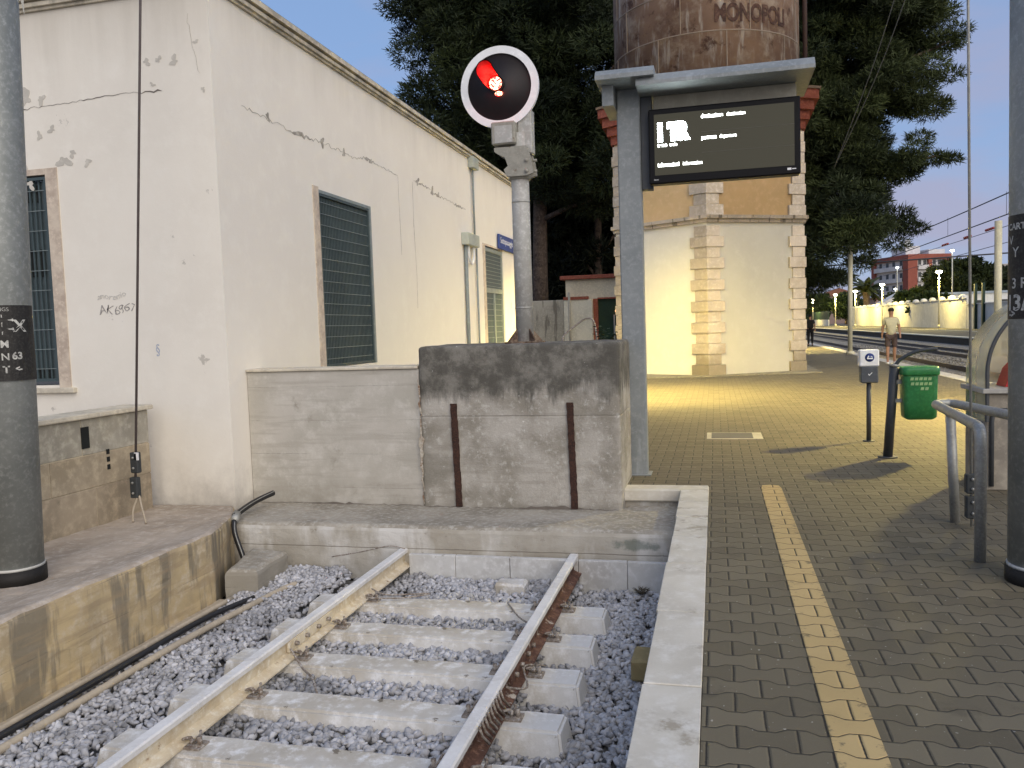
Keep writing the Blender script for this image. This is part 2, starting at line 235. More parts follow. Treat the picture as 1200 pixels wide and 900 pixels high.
# ------------------------------------------------------------------ object helpers
def tag(o, label=None, cat=None, group=None, kind=None):
    if label: o['label'] = label
    if cat: o['category'] = cat
    if group: o['group'] = group
    if kind: o['kind'] = kind
    return o
def thing(name, loc, label, cat, group=None):
    o = bpy.data.objects.new(name, None); o.location = loc; o.empty_display_size = 0.1; COL.objects.link(o)
    return tag(o, label, cat, group)
def wloc(o):
    v = Vector((0, 0, 0))
    while o: v += Vector(o.location); o = o.parent
    return v
class MB:
    """collects world-space geometry, then links it as ONE mesh object"""
    def __init__(s): s.v = []; s.f = []; s.m = []; s.mi = 0; s.sm = []; s.smooth = False
    def _add(s, vs, fs):
        o = len(s.v); s.v += [tuple(v) for v in vs]
        for f in fs: s.f.append(tuple(i + o for i in f)); s.m.append(s.mi); s.sm.append(s.smooth)
        return s
    def box(s, x0, y0, z0, x1, y1, z1, mtx=None):
        vs = [(x, y, z) for x in (x0, x1) for y in (y0, y1) for z in (z0, z1)]
        if mtx: vs = [tuple(mtx @ Vector(v)) for v in vs]
        return s._add(vs, [(0, 1, 3, 2), (4, 6, 7, 5), (0, 4, 5, 1), (2, 3, 7, 6), (0, 2, 6, 4), (1, 5, 7, 3)])
    def bbox(s, x0, y0, z0, x1, y1, z1, b=0.01, jit=0.0, seg=1, mtx=None):
        """box with bevelled edges"""
        bm = bmesh.new(); bmesh.ops.create_cube(bm, size=1)
        for v in bm.verts: v.co = Vector(((x0 + x1) / 2 + v.co.x * (x1 - x0), (y0 + y1) / 2 + v.co.y * (y1 - y0), (z0 + z1) / 2 + v.co.z * (z1 - z0)))
        bmesh.ops.bevel(bm, geom=bm.edges[:], offset=b, segments=seg, profile=0.6, affect='EDGES')
        if jit:
            for v in bm.verts: v.co += Vector((random.uniform(-jit, jit), random.uniform(-jit, jit), random.uniform(-jit, jit)))
        if mtx:
            for v in bm.verts: v.co = mtx @ v.co
        return s.frombm(bm)
    def frombm(s, bm):
        bm.verts.index_update(); s._add([tuple(v.co) for v in bm.verts], [tuple(v.index for v in f.verts) for f in bm.faces]); bm.free(); return s
    def tube(s, pts, r, n=10, cap=True, r1=None):
        pts = [Vector(p) for p in pts]; N = len(pts); vs = []; fs = []
        prev = None
        for i, p in enumerate(pts):
            d = (pts[min(i + 1, N - 1)] - pts[max(i - 1, 0)]).normalized()
            if prev is None:
                a = d.orthogonal().normalized()
            else:
                a = (prev - d * prev.dot(d)).normalized()
            prev = a; b = d.cross(a)
            rr = r if r1 is None else r + (r1 - r) * i / (N - 1)
            if isinstance(r, (list, tuple)): rr = r[i]
            for k in range(n):
                an = 2 * pi * k / n; vs.append(p + a * (rr * cos(an)) + b * (rr * sin(an)))
        for i in range(N - 1):
            for k in range(n): fs.append((i * n + k, i * n + (k + 1) % n, (i + 1) * n + (k + 1) % n, (i + 1) * n + k))
        if cap: fs.append(tuple(range(n - 1, -1, -1))); fs.append(tuple(range((N - 1) * n, N * n)))
        old = s.smooth; s.smooth = True; s._add(vs, fs); s.smooth = old; return s
    def prism(s, poly, z0, z1):
        n = len(poly); vs = [(x, y, z0) for x, y in poly] + [(x, y, z1) for x, y in poly]
        return s._add(vs, [tuple(range(n - 1, -1, -1)), tuple(range(n, 2 * n))] + [(i, (i + 1) % n, n + (i + 1) % n, n + i) for i in range(n)])
    def extr(s, prof, y0, y1, axis='Y'):
        """profile (a,z) extruded along Y (a=x) or X (a=y)"""
        n = len(prof)
        if axis == 'Y': vs = [(a, y0, z) for a, z in prof] + [(a, y1, z) for a, z in prof]
        else: vs = [(y0, a, z) for a, z in prof] + [(y1, a, z) for a, z in prof]
        return s._add(vs, [tuple(range(n - 1, -1, -1)), tuple(range(n, 2 * n))] + [(i, (i + 1) % n, n + (i + 1) % n, n + i) for i in range(n)])
    def sphere(s, c, r, n=12, sc=(1, 1, 1)):
        vs = []; fs = []; m = n // 2
        for i in range(m + 1):
            th = pi * i / m
            for k in range(n):
                ph = 2 * pi * k / n; vs.append((c[0] + r * sc[0] * sin(th) * cos(ph), c[1] + r * sc[1] * sin(th) * sin(ph), c[2] + r * sc[2] * cos(th)))
        for i in range(m):
            for k in range(n): fs.append((i * n + k, (i + 1) * n + k, (i + 1) * n + (k + 1) % n, i * n + (k + 1) % n))
        old = s.smooth; s.smooth = True; s._add(vs, fs); s.smooth = old; return s
    def build(s, name, mats, parent=None, tone=None):
        me = bpy.data.meshes.new(name); off = wloc(parent) if parent else Vector((0, 0, 0))
        vv = np.array(s.v, dtype=float) - np.array(off) if s.v else np.zeros((0, 3))
        me.from_pydata(vv.tolist(), [], s.f)
        for m in (mats if isinstance(mats, (list, tuple)) else [mats]): me.materials.append(m)
        me.polygons.foreach_set('material_index', s.m); me.polygons.foreach_set('use_smooth', s.sm)
        bm = bmesh.new(); bm.from_mesh(me); bmesh.ops.recalc_face_normals(bm, faces=bm.faces[:]); bm.to_mesh(me); bm.free()
        if tone is not None:
            a = me.attributes.new('tone', 'FLOAT', 'FACE'); a.data.foreach_set('value', tone)
        me.update(); o = bpy.data.objects.new(name, me); COL.objects.link(o)
        if parent: o.parent = parent
        return o
def fastmesh(name, V, F, mat, tone=None, parent=None, smooth=False):
    """numpy verts, faces of equal size"""
    me = bpy.data.meshes.new(name); k = F.shape[1]
    if parent: V = V - np.array(wloc(parent))
    me.vertices.add(len(V)); me.vertices.foreach_set('co', V.astype(np.float32).ravel())
    me.loops.add(F.size); me.loops.foreach_set('vertex_index', F.astype(np.int32).ravel())
    me.polygons.add(len(F)); me.polygons.foreach_set('loop_start', np.arange(0, F.size, k, dtype=np.int32)); me.polygons.foreach_set('loop_total', np.full(len(F), k, dtype=np.int32))
    me.materials.append(mat)
    if tone is not None:
        a = me.attributes.new('tone', 'FLOAT', 'FACE'); a.data.foreach_set('value', tone.astype(np.float32))
    me.update(calc_edges=True); me.validate(); o = bpy.data.objects.new(name, me); COL.objects.link(o)
    if parent: o.parent = parent
    return o
def text_mesh(name, txt, size, mtx, mat, parent=None, depth=0.002, fn=None, bold=0.0, align='LEFT', sx=1.0):
    cu = bpy.data.curves.new('t', 'FONT'); cu.body = txt; cu.size = size; cu.extrude = depth; cu.offset = bold; cu.align_x = align
    ob = bpy.data.objects.new('t', cu); COL.objects.link(ob); bpy.context.view_layer.update()
    dg = bpy.context.evaluated_depsgraph_get(); me = bpy.data.meshes.new_from_object(ob.evaluated_get(dg)); bpy.data.objects.remove(ob)
    me.name = name; off = wloc(parent) if parent else Vector((0, 0, 0))
    for v in me.vertices:
        p = Vector((v.co.x * sx, v.co.y, v.co.z)); p = fn(p) if fn else mtx @ p; v.co = p - off
    me.materials.clear(); me.materials.append(mat); o = bpy.data.objects.new(name, me); COL.objects.link(o)
    if parent: o.parent = parent
    return o
FACE_CAM = Matrix(((1, 0, 0, 0), (0, 0, -1, 0), (0, 1, 0, 0), (0, 0, 0, 1)))      # text in XZ plane, facing -Y
def at(x, y, z, base=FACE_CAM): return Matrix.Translation((x, y, z)) @ base
FACE_X = Matrix(((0, 0, 1, 0), (1, 0, 0, 0), (0, 1, 0, 0), (0, 0, 0, 1)))         # facing +X, reads along +Y
def panel_wall(mb, axis, fixed, thick, a0, a1, z0, z1, holes):
    """wall slab on plane axis=fixed with rectangular holes (a0,z0,a1,z1); thick goes away from the outer face"""
    As = sorted({a0, a1} | {h[0] for h in holes} | {h[2] for h in holes}); Zs = sorted({z0, z1} | {h[1] for h in holes} | {h[3] for h in holes})
    for i in range(len(As) - 1):
        for j in range(len(Zs) - 1):
            ac, zc = (As[i] + As[i + 1]) / 2, (Zs[j] + Zs[j + 1]) / 2
            if any(h[0] < ac < h[2] and h[1] < zc < h[3] for h in holes): continue
            def P(a, d, z): return (a, fixed + d, z) if axis == 'Y' else (fixed + d, a, z)
            o = [P(As[i], 0, Zs[j]), P(As[i + 1], 0, Zs[j]), P(As[i + 1], 0, Zs[j + 1]), P(As[i], 0, Zs[j + 1])]
            mb._add(o, [(0, 1, 2, 3)])
            q = [P(As[i], thick, Zs[j]), P(As[i + 1], thick, Zs[j]), P(As[i + 1], thick, Zs[j + 1]), P(As[i], thick, Zs[j + 1])]
            mb._add(q, [(3, 2, 1, 0)])
    for h in holes:
        def P(a, d, z): return (a, fixed + d, z) if axis == 'Y' else (fixed + d, a, z)
        for (p, q) in (((h[0], h[1]), (h[2], h[1])), ((h[2], h[1]), (h[2], h[3])), ((h[2], h[3]), (h[0], h[3])), ((h[0], h[3]), (h[0], h[1]))):
            mb._add([P(p[0], 0, p[1]), P(q[0], 0, q[1]), P(q[0], thick, q[1]), P(p[0], thick, p[1])], [(0, 1, 2, 3)])

# ================================================================== GROUND
ground_m = M('ground_earth', (0.13, 0.115, 0.085), 0.95, dark=(0.08, 0.07, 0.05), light=(0.2, 0.18, 0.14), s1=0.3, s2=3, bump=0.5, bscale=5)
dist_ballast = M('main_line_ballast', (0.20, 0.185, 0.16), 0.95, dark=(0.11, 0.10, 0.085), light=(0.42, 0.40, 0.35), s1=1.2, s2=16, bump=1.0, bscale=16)
asph = M('yard_asphalt', (0.085, 0.078, 0.062), 0.9, dark=(0.05, 0.046, 0.038), light=(0.15, 0.14, 0.11), s1=0.8, s2=12, bump=0.4)
g = MB(); g.box(-900, -60, -1.2, 900, 1500, -0.72); tag(g.build('ground', ground_m), kind='structure')
# paved platform (L shape round the pit), its body reaching down to the ground
p = MB(); p.prism([(-0.075, -8), (5.45, -8), (5.45, 260), (-30, 260), (-30, 8.55), (-0.9, 8.55), (-0.9, 7.785), (-0.075, 7.785)], -0.635, 0.0)
tag(p.build('platform_paving', paver), kind='structure')
e = MB()
for i in range(90): e.bbox(5.45, -8 + i * 3, -0.55, 5.85, -8 + i * 3 + 2.985, 0.01, 0.015)
tag(e.build('platform_edge', coping_m), kind='structure')
b = MB(); b.box(5.9, -8, -0.63, 15.6, 600, -0.5); tag(b.build('main_line_trackbed', dist_ballast), kind='structure')
opf = MB(); opf.box(15.62, -8, -0.62, 15.9, 600, -0.065); tag(opf.build('opposite_platform_face', M('dark_face', (0.085, 0.07, 0.05), .9)), kind='structure')
op = MB(); op.box(15.95, -8, -0.62, 24.75, 600, -0.02); tag(op.build('opposite_platform', asph), kind='structure')
oe = MB(); oe.box(15.5, -8, -0.06, 16.1, 600, 0.004); oe.box(21.0, -8, -0.03, 21.25, 600, 0.02); tag(oe.build('opposite_platform_edge', M('edge_pale', (0.6, 0.56, 0.42), 0.8)), kind='structure')
# yard behind the buildings: patched concrete strip at the tower foot
ys = MB(); ys.prism([(-30, 9.2), (-4.7, 9.2), (-3.4, 23.0), (-3.2, 40), (-30, 40)], 0.003, 0.008); tag(ys.build('yard_ground', asph), kind='structure')
skirt = MB(); skirt.prism([(-3.4, 22.9), (-0.3, 23.35), (2.9, 24.3), (2.9, 30), (-3.4, 30)], 0.004, 0.03)
tag(skirt.build('tower_apron', M('apron_concrete', (0.26, 0.235, 0.17), 0.9, dark=(0.15, 0.135, 0.1))), kind='structure')
# yellow painted line
yl = MB(); yl.prism([(0.385, -4), (0.555, -4), (0.562, 7.72), (0.545, 7.84), (0.47, 7.87), (0.40, 7.84), (0.385, 7.7)], 0.0005, 0.004)
tag(yl.build('yellow_line', paver_yel), kind='structure')

# coping stones round the pit
cp = thing('platform_coping', (-0.2, 5, -0.02), 'pale worn stone coping edging the pit beside the block paving', 'kerb')
ys_ = [0.6, 1.75, 2.55, 3.42, 4.33, 5.22, 5.9, 6.52, 7.08, 7.56]
for i in range(len(ys_) - 1):
    q = MB(); q.bbox(-0.325 + random.uniform(-.004, .004), ys_[i] + .003, -0.62 if False else -0.16, -0.078, ys_[i + 1] - .003, 0.006 + random.uniform(-.002, .003), 0.004, 0.0015); q.build('coping_slab', coping_m, cp)
q = MB(); q.bbox(-0.86, 7.563, -0.11, -0.078, 7.782, 0.006, 0.012, 0.002); q.build('coping_slab', coping_m, cp)
pw = MB(); pw.box(-0.31, -2, -0.63, -0.079, 7.56, -0.161); pw.box(-0.86, 7.60, -0.63, -0.079, 7.783, -0.112); tag(pw.build('pit_side_wall', conc_ledge), kind='structure')

def ledge_mat():
    m, t, b = newmat('ledge_concrete_painted'); g = t.nodes.new('ShaderNodeTexCoord').outputs['Object']
    sp = t.nodes.new('ShaderNodeSeparateXYZ'); t.links.new(g, sp.inputs[0]); x, z = sp.outputs[0], sp.outputs[2]
    c = mixc(t, ramp(t, noise(t, g, 1.4, 5), .35, .65), (0.33, 0.30, 0.245), (0.46, 0.435, 0.38))
    st = noise(t, g, 1, 5, .6, sc=(2.2, 2.2, .8)); c = mixc(t, mth(t, 'MULTIPLY', ramp(t, st, .48, .64), .9), c, (0.62, 0.61, 0.58))
    c = mixc(t, ramp(t, noise(t, g, 9, 7, .7), .60, .74), c, (0.25, 0.225, 0.18))
    wz = mth(t, 'ADD', z, mth(t, 'MULTIPLY', mth(t, 'SUBTRACT', noise(t, g, 5), .5), .12))
    ln = ramp(t, mth(t, 'ABSOLUTE', mth(t, 'SUBTRACT', mth(t, 'ADD', z, mth(t, 'MULTIPLY', noise(t, g, 4), .015)), -.345)), .006, .002)
    c = mixc(t, mth(t, 'MULTIPLY', ln, .6), c, (0.15, 0.13, 0.10))
    dx = mth(t, 'DIVIDE', mth(t, 'ADD', x, .66), .20); dz = mth(t, 'DIVIDE', mth(t, 'ADD', z, .27), .055)
    rr = mth(t, 'ADD', mth(t, 'ADD', mth(t, 'MULTIPLY', dx, dx), mth(t, 'MULTIPLY', dz, dz)), mth(t, 'MULTIPLY', mth(t, 'SUBTRACT', noise(t, g, 11, 5), .5), 3.4))
    c = mixc(t, mth(t, 'MULTIPLY', ramp(t, rr, 1.1, .1), .6), c, (0.07, 0.11, 0.085))
    t.links.new(c, b.inputs['Base Color']); b.inputs['Roughness'].default_value = .92
    bumpn(t, b, mth(t, 'SUBTRACT', noise(t, g, 38, 7, .75), mth(t, 'MULTIPLY', ln, .5)), .6, .008); return m
# ledge closing the pit (front face at y 6.6)
def rough_prism(name, poly, z0, z1, mats, rnd=0.05, seg=3, jit=0.006, sub=0.16):
    bm = bmesh.new(); vs = [bm.verts.new((x, y, z1)) for x, y in poly]; f = bm.faces.new(vs)
    r = bmesh.ops.extrude_face_region(bm, geom=[f]); 
    for v in [x for x in r['geom'] if isinstance(x, bmesh.types.BMVert)]: v.co.z = z0
    bmesh.ops.recalc_face_normals(bm, faces=bm.faces[:])
    top = [ed for ed in bm.edges if all(abs(v.co.z - z1) < 1e-5 for v in ed.verts)]
    bmesh.ops.bevel(bm, geom=top, offset=rnd, segments=seg, profile=0.5, affect='EDGES')
    bm.normal_update()
    for fc in bm.faces: fc.material_index = 1 if fc.normal.z > 0.6 else 0
    bmesh.ops.triangulate(bm, faces=bm.faces[:])
    for _ in range(6):
        le = [ed for ed in bm.edges if ed.calc_length() > sub]
        if not le: break
        bmesh.ops.subdivide_edges(bm, edges=le, cuts=1, use_grid_fill=False)
        bmesh.ops.triangulate(bm, faces=bm.faces[:])
    from mathutils import noise as mn
    for v in bm.verts:
        n = mn.noise_vector(v.co * 5.0); n2 = mn.noise_vector(v.co * 21.0); v.co += n * jit + n2 * jit * 0.5
    me = bpy.data.meshes.new(name); bm.to_mesh(me); bm.free()
    for m in mats: me.materials.append(m)
    o = bpy.data.objects.new(name, me); COL.objects.link(o); return o
le = rough_prism('pit_end_ledge', [(-4.62, 6.55), (-0.30, 6.62), (-0.30, 7.62), (-0.84, 7.62), (-0.84, 7.5), (-4.62, 7.5)], -0.64, -0.15, [ledge_mat(), conc_ledgetop], 0.055, 3, 0.008, 0.12)
tag(le, kind='structure')
# lower course of pale blocks at the foot of the ledge
lc = MB()
xs = [-2.60, -2.18, -1.70, -1.12, -0.72, -0.335]
for i in range(len(xs) - 1): lc.bbox(xs[i] + .002, 6.525, -0.70, xs[i + 1] - .003, 6.58, -0.385 + random.uniform(-.002, .002), 0.004, 0.002)
tag(lc.build('ledge_foot_blocks', M('pale_block', (0.58, 0.58, 0.56), 0.9, dark=(0.46, 0.45, 0.43), light=(0.68, 0.68, 0.67), s1=3, s2=15, bump=0.4, spots=(0.3, 0.29, 0.26), spot_th=(0.64, 0.74))), kind='structure')

# left platform: worn bulging lip, face at x -3.93
lp = rough_prism('left_platform', [(-3.93, -3), (-3.93, 3.7), (-3.93, 5.68), (-4.30, 6.53), (-4.62, 7.06), (-12, 7.06), (-12, -3)], -0.64, -0.05, [plat_face, plat_top], 0.05, 3, 0.014, 0.17)
for v in lp.data.vertices:
    if v.co.z > -0.2:
        k = max(0.0, 1 - (abs(v.co.x + 3.93)) / 0.55); v.co.z += 0.045 * k - 0.06 * (1 - k)
tag(lp, kind='structure')
ks = MB(); ks.bbox(-3.95, -2, -0.66, -3.80, 5.75, -0.585, 0.01, 0.004); tag(ks.build('platform_foot_kerb', beige_pipe), kind='structure')
bb = rough_prism('concrete_stub', [(-3.92, 5.80), (-3.66, 5.86), (-3.70, 6.42), (-4.1, 6.5)], -0.62, -0.36, [conc_light, conc_ledgetop], 0.05, 3, 0.008, 0.1)
tag(bb, 'low rounded concrete stub at the corner where the black cable drops to the ballast', 'concrete block')

# ------------------------------------------------------------------ ballast stones in the pit
def stones(name, n, region, zf, smin, smax, mat, label):
    protos = []
    for k in range(24):
        bm = bmesh.new(); pts = RNG.normal(size=(13, 3)); pts /= np.linalg.norm(pts, axis=1)[:, None]; pts *= RNG.uniform(0.75, 1.1, size=(13, 1)); pts *= np.array([1.0, RNG.uniform(.65, .95), RNG.uniform(.5, .8)])
        for q in pts: bm.verts.new(q)
        r = bmesh.ops.convex_hull(bm, input=bm.verts[:]); dead = [x for x in r['geom_interior'] if isinstance(x, bmesh.types.BMVert)]
        if dead: bmesh.ops.delete(bm, geom=dead, context='VERTS')
        bmesh.ops.triangulate(bm, faces=bm.faces[:]); bm.verts.index_update()
        protos.append((np.array([v.co[:] for v in bm.verts]), np.array([[v.index for v in f.verts] for f in bm.faces]))); bm.free()
    V = []; F = []; T = []; off = 0; c = 0
    while c < n:
        x, y = RNG.uniform(region[0], region[1]), RNG.uniform(region[2], region[3])
        z = zf(x, y)
        if z is None: continue
        c += 1; pv, pf = protos[RNG.integers(24)]
        s = RNG.uniform(smin, smax) * 0.5; a, b2, g2 = RNG.uniform(0, 2 * pi), RNG.normal(0, .5), RNG.normal(0, .5)
        R = np.array(Matrix.Rotation(a, 3, 'Z') @ Matrix.Rotation(b2, 3, 'X') @ Matrix.Rotation(g2, 3, 'Y'))
        V.append(pv @ R.T * s + np.array([x, y, z + RNG.uniform(-.012, .014)])); F.append(pf + off); off += len(pv)
        T.append(np.full(len(pf), np.clip(RNG.normal(0.5, 0.24), 0, 1)))
    o = fastmesh(name, np.vstack(V), np.vstack(F), mat, np.concatenate(T)); o['kind'] = 'stuff'; return o
SLY = [5.67 - 0.552 * k for k in range(6)]     # sleeper centres
def pit_z(x, y):
    if y > 6.50 or x > -0.33: return None
    if x < -3.79: return None
    z = -0.598 + 0.012 * sin(x * 7) * sin(y * 5)
    if x < -3.1: z += 0.0 + 0.05 * max(0, (y - 5.2))
    if x > -1.1: z += -0.035
    if -3.15 < x < -2.75: z -= .03
    if -2.7 < x < -1.1: z += .022
    if -3.02 < x < -0.80 and min(abs(y - s) for s in SLY) < 0.11: return None
    return z
sb = MB(); sb.box(-3.93, -2, -0.70, -0.31, 6.6, -0.665); tag(sb.build('pit_bed', M('pit_bed', (0.22, 0.215, 0.205), 0.95, dark=(0.12, 0.115, 0.11))), kind='structure')
tag(stones('ballast', 21000, (-3.8, -0.32, 1.6, 6.52), pit_z, 0.038, 0.080, stones_m, ''), 'loose grey crushed stone ballast filling the pit between the rails', 'ballast', kind='stuff')
so = stones('ballast_near_cable', 260, (-3.8, -3.3, 5.6, 6.5), lambda x, y: -0.55, 0.03, 0.06, stones_m, ''); 
tag(so, 'extra loose stones heaped under the end of the black cable', 'ballast', kind='stuff')

# ------------------------------------------------------------------ sleepers with spring clips
XL, XR = -2.665, -1.165
def make_clip(xc, yc, side, parent):
    c = MB(); z = -0.485
    pts = []
    for k in range(15):
        a = k / 14 * 2 * pi * 1.15
        pts.append((xc + side * (0.055 + 0.028 * cos(a)), yc + (k / 14 - .5) * 0.085 + 0.018 * sin(a * 2), z + 0.020 + 0.017 * sin(a)))
    c.tube(pts, 0.0075, 6)
    c.tube([(xc + side * 0.105, yc, -0.503), (xc + side * 0.105, yc, -0.450)], 0.014, 6)
    c.tube([(xc + side * 0.105, yc, -0.503), (xc + side * 0.105, yc, -0.488)], 0.026, 8)
    c.box(min(xc, xc + side * .13), yc - .045, -0.501, max(xc, xc + side * .13), yc + .045, -0.491)
    return c.build('rail_clip', iron, parent)
def make_sleeper(y):
    t = thing('sleeper', (-1.915, y, -0.6), 'x', 'sleeper', 'concrete sleepers under the rails')
    bm = bmesh.new(); bmesh.ops.create_cube(bm, size=1)
    for v in bm.verts:
        top = v.co.z > 0; hx = 1.125 if top else 1.16; hy = 0.108 if top else 0.155
        v.co = Vector((-1.915 + math.copysign(hx, v.co.x), y + math.copysign(hy, v.co.y), -0.502 if top else -0.71))
    bmesh.ops.bevel(bm, geom=[ed for ed in bm.edges], offset=0.014, segments=2, affect='EDGES')
    bmesh.ops.subdivide_edges(bm, edges=[ed for ed in bm.edges if abs(ed.verts[0].co.x - ed.verts[1].co.x) > 1], cuts=28, use_grid_fill=True)
    from mathutils import noise as mn
    for v in bm.verts: v.co += mn.noise_vector(Vector((v.co.x * 6, v.co.y * 9 + y * 3, v.co.z * 9))) * 0.006
    q = MB(); q.smooth = False; q.frombm(bm); q.build('beam', sleeper_m, t)
    for X in (XL, XR):
        for s in (-1, 1): make_clip(X + s * 0.03, y + random.uniform(-.01, .01), s, t)
    return t
ordw = ['sleeper closest to the pit end wall', 'second sleeper from the pit end wall', 'third sleeper from the pit end wall, by the rail joint', 'fourth sleeper from the pit end wall, with dark blotches on its brown top', 'fifth sleeper from the pit end wall, nearest the camera in full view', 'sixth sleeper from the pit end wall, cut by the bottom edge', 'seventh sleeper from the pit end wall', 'eighth sleeper from the pit end wall']
for k, y in enumerate(SLY[:6]):
    t = make_sleeper(y); t['label'] = 'whitewashed concrete ' + ordw[k]

# ------------------------------------------------------------------ rails
def rail_bm(xc, y0, y1, mats_, name, label):
    t = thing(name, (xc, (y0 + y1) / 2, -0.5), label, 'rail', 'the two rails ending in the pit')
    # profile counter-clockwise from foot left
    pf = [(-.070, 0), (.070, 0), (.070, .010), (.030, .022), (.009, .034), (.009, .098), (.018, .108), (.036, .114), (.037, .140), (.028, .148), (-.028, .148), (-.037, .140), (-.036, .114), (-.018, .108), (-.009, .098), (-.009, .034), (-.030, .022), (-.070, .010)]
    n = len(pf); q = MB(); ny = 90
    for i in range(ny + 1):
        y = y0 + (y1 - y0) * i / ny
        for (a, z) in pf: q.v.append((xc + a + random.uniform(-.0006, .0006), y, -0.498 + z + random.uniform(-.0006, .0006)))
    for i in range(ny):
        for k in range(n):
            q.f.append((i * n + k, i * n + (k + 1) % n, (i + 1) * n + (k + 1) % n, (i + 1) * n + k)); z = max(pf[k][1], pf[(k + 1) % n][1]); zmin = min(pf[k][1], pf[(k + 1) % n][1])
            q.m.append(1 if zmin > .112 else 0); q.sm.append(False)
    q.f.append(tuple(range(n - 1, -1, -1))); q.m.append(0); q.sm.append(False); q.f.append(tuple(range(ny * n, (ny + 1) * n))); q.m.append(0); q.sm.append(False)
    q.build('rail_profile', mats_, t); return t
r1 = rail_bm(XL, -0.5, 6.64, [rail_web, rail_top], 'rail', 'left rail of the track with a pale cream side')
r2 = rail_bm(XR, -0.5, 6.60, [rail_rust, rail_top], 'rail', 'right rail of the track with a dark rusty side and white head')
for r_, X, y in ((r1, XL, 4.83), (r2, XR, 4.6)):
    for s in (-1, 1):
        fp = MB(); fp.bbox(X + s * .010, y - .30, -.462, X + s * .034, y + .30, -.392, 0.005); fpo = fp.build('fishplate', rail_web if X == XL else rail_rust, r_)
        if s == 1 or X == XR:
            for dy in (-.22, -.08, .08, .22):
                bo = MB(); bo.tube([(X + s * .034, y + dy, -.427), (X + s * .056, y + dy, -.427)], .015, 6); bo.build('bolt', iron, fpo)
# rope-like bond coil wrapped on the rusty rail
cl = MB()
for k in range(9):
    y = 3.62 + k * .05
    cl.tube([(XR + .045, y, -.36), (XR + .05, y + .03, -.42), (XR + .075, y + .06, -.47)], .007, 6)
cl.build('bond_wire', iron, r2)
def wire(name, pts, r, mat, label=None, cat=None, parent=None, n=8, group=None):
    # smooth with Catmull-Rom
    P = [Vector(p) for p in pts]; out_ = []
    for i in range(len(P) - 1):
        a = P[max(i - 1, 0)]; b_ = P[i]; c_ = P[i + 1]; d = P[min(i + 2, len(P) - 1)]
        for k in range(6):
            s = k / 6; out_.append(0.5 * ((2 * b_) + (c_ - a) * s + (2 * a - 5 * b_ + 4 * c_ - d) * s * s + (3 * b_ - a - 3 * c_ + d) * s ** 3))
    out_.append(P[-1]); q = MB(); q.tube(out_, r, n); o = q.build(name, mat, parent)
    if label: tag(o, label, cat, group)
    return o
wire('bond_cable', [(XL + .06, 4.50, -.42), (XL + .18, 4.42, -.50), (XL + .34, 4.25, -.49), (XL + .48, 4.05, -.535)], .007, iron, 'thin bond cable hanging from the left rail joint across a sleeper', 'cable')
wire('bond_cable', [(XL + .06, 5.75, -.44), (XL + .2, 5.72, -.47), (XL + .5, 5.85, -.49), (XL + .3, 5.68, -.48), (XL + .08, 5.6, -.46)], .006, iron, 'thin looped bond cable beside the left rail near the far sleeper', 'cable')
wire('bond_cable', [(XR - .06, 5.2, -.44), (XR - .2, 5.45, -.49), (XR - .35, 5.72, -.485)], .006, iron, 'thin bond cable curling over the sleeper left of the rusty rail', 'cable')
wire('bond_cable', [(XR + .04, 4.15, -.40), (XR + .12, 4.3, -.46), (XR + .06, 4.5, -.43), (XR + .14, 4.7, -.5)], .006, iron, 'twisted bond cable on the rusty side of the right rail', 'cable')
wire('ledge_cable', [(-3.3, 6.48, -.42), (-3.0, 6.47, -.36), (-2.75, 6.46, -.30), (-2.62, 6.5, -.33)], .005, iron, 'thin grey cable rising across the pit end face above the left rail', 'cable')
# small half-buried items
s1 = MB(); s1.bbox(-0.52, 4.78, -.60, -0.33, 5.02, -.47, .012, .004); tag(s1.build('wooden_block', M('yellowish_block', (0.34, 0.27, 0.13), 0.9)), 'small yellowish brown block lying on the ballast against the coping wall', 'block')
s2 = MB(); s2.bbox(-1.75, 6.18, -.61, -1.50, 6.36, -.50, .02, .008); tag(s2.build('stone_block', sleeper_m), 'squared grey stone half buried in ballast at the pit end', 'block')

# cables along the left platform foot
wire('trackside_pipe', [(-3.76, -1, -.565), (-3.75, 2.5, -.555), (-3.74, 4.2, -.555), (-3.72, 5.2, -.548), (-3.60, 5.7, -.54)], .021, black_rub, 'long black pipe lying along the foot of the left platform', 'pipe')
wire('trackside_pipe', [(-3.66, -1, -.585), (-3.65, 2.5, -.575), (-3.63, 4.3, -.560), (-3.60, 5.0, -.555), (-3.50, 5.9, -.55), (-3.45, 6.1, -.55)], .024, beige_pipe, 'long beige pipe lying beside the black one on the ballast edge', 'pipe')
wire('trackside_pipe', [(-3.84, -1, -.570), (-3.83, 4.2, -.565), (-3.80, 5.7, -.555)], .020, beige_pipe, 'thin pale pipe tight against the foot of the left platform', 'pipe')
# black conduit bending over the ledge
bc = thing('cable_conduit', (-3.90, 6.1, -.6), 'bent black conduit with grey clamps running off the ledge down to the ballast', 'conduit')
wire('upper_arm', [(-4.28, 7.22, -.02), (-4.33, 7.0, -.05), (-4.31, 6.75, -.07), (-4.27, 6.52, -.09)], .028, black_rub, parent=bc)
wire('upper_stripe', [(-4.26, 7.2, -.001), (-4.30, 7.0, -.03), (-4.285, 6.75, -.05), (-4.25, 6.54, -.07)], .004, galv, parent=bc)
wire('lower_arm', [(-4.27, 6.52, -.09), (-4.20, 6.40, -.20), (-4.10, 6.34, -.38), (-4.0, 6.28, -.55), (-3.98, 6.26, -.62)], .024, black_rub, parent=bc)
wire('lower_stripe', [(-4.245, 6.49, -.10), (-4.175, 6.37, -.20), (-4.075, 6.31, -.38), (-3.98, 6.25, -.55)], .005, galv, parent=bc)
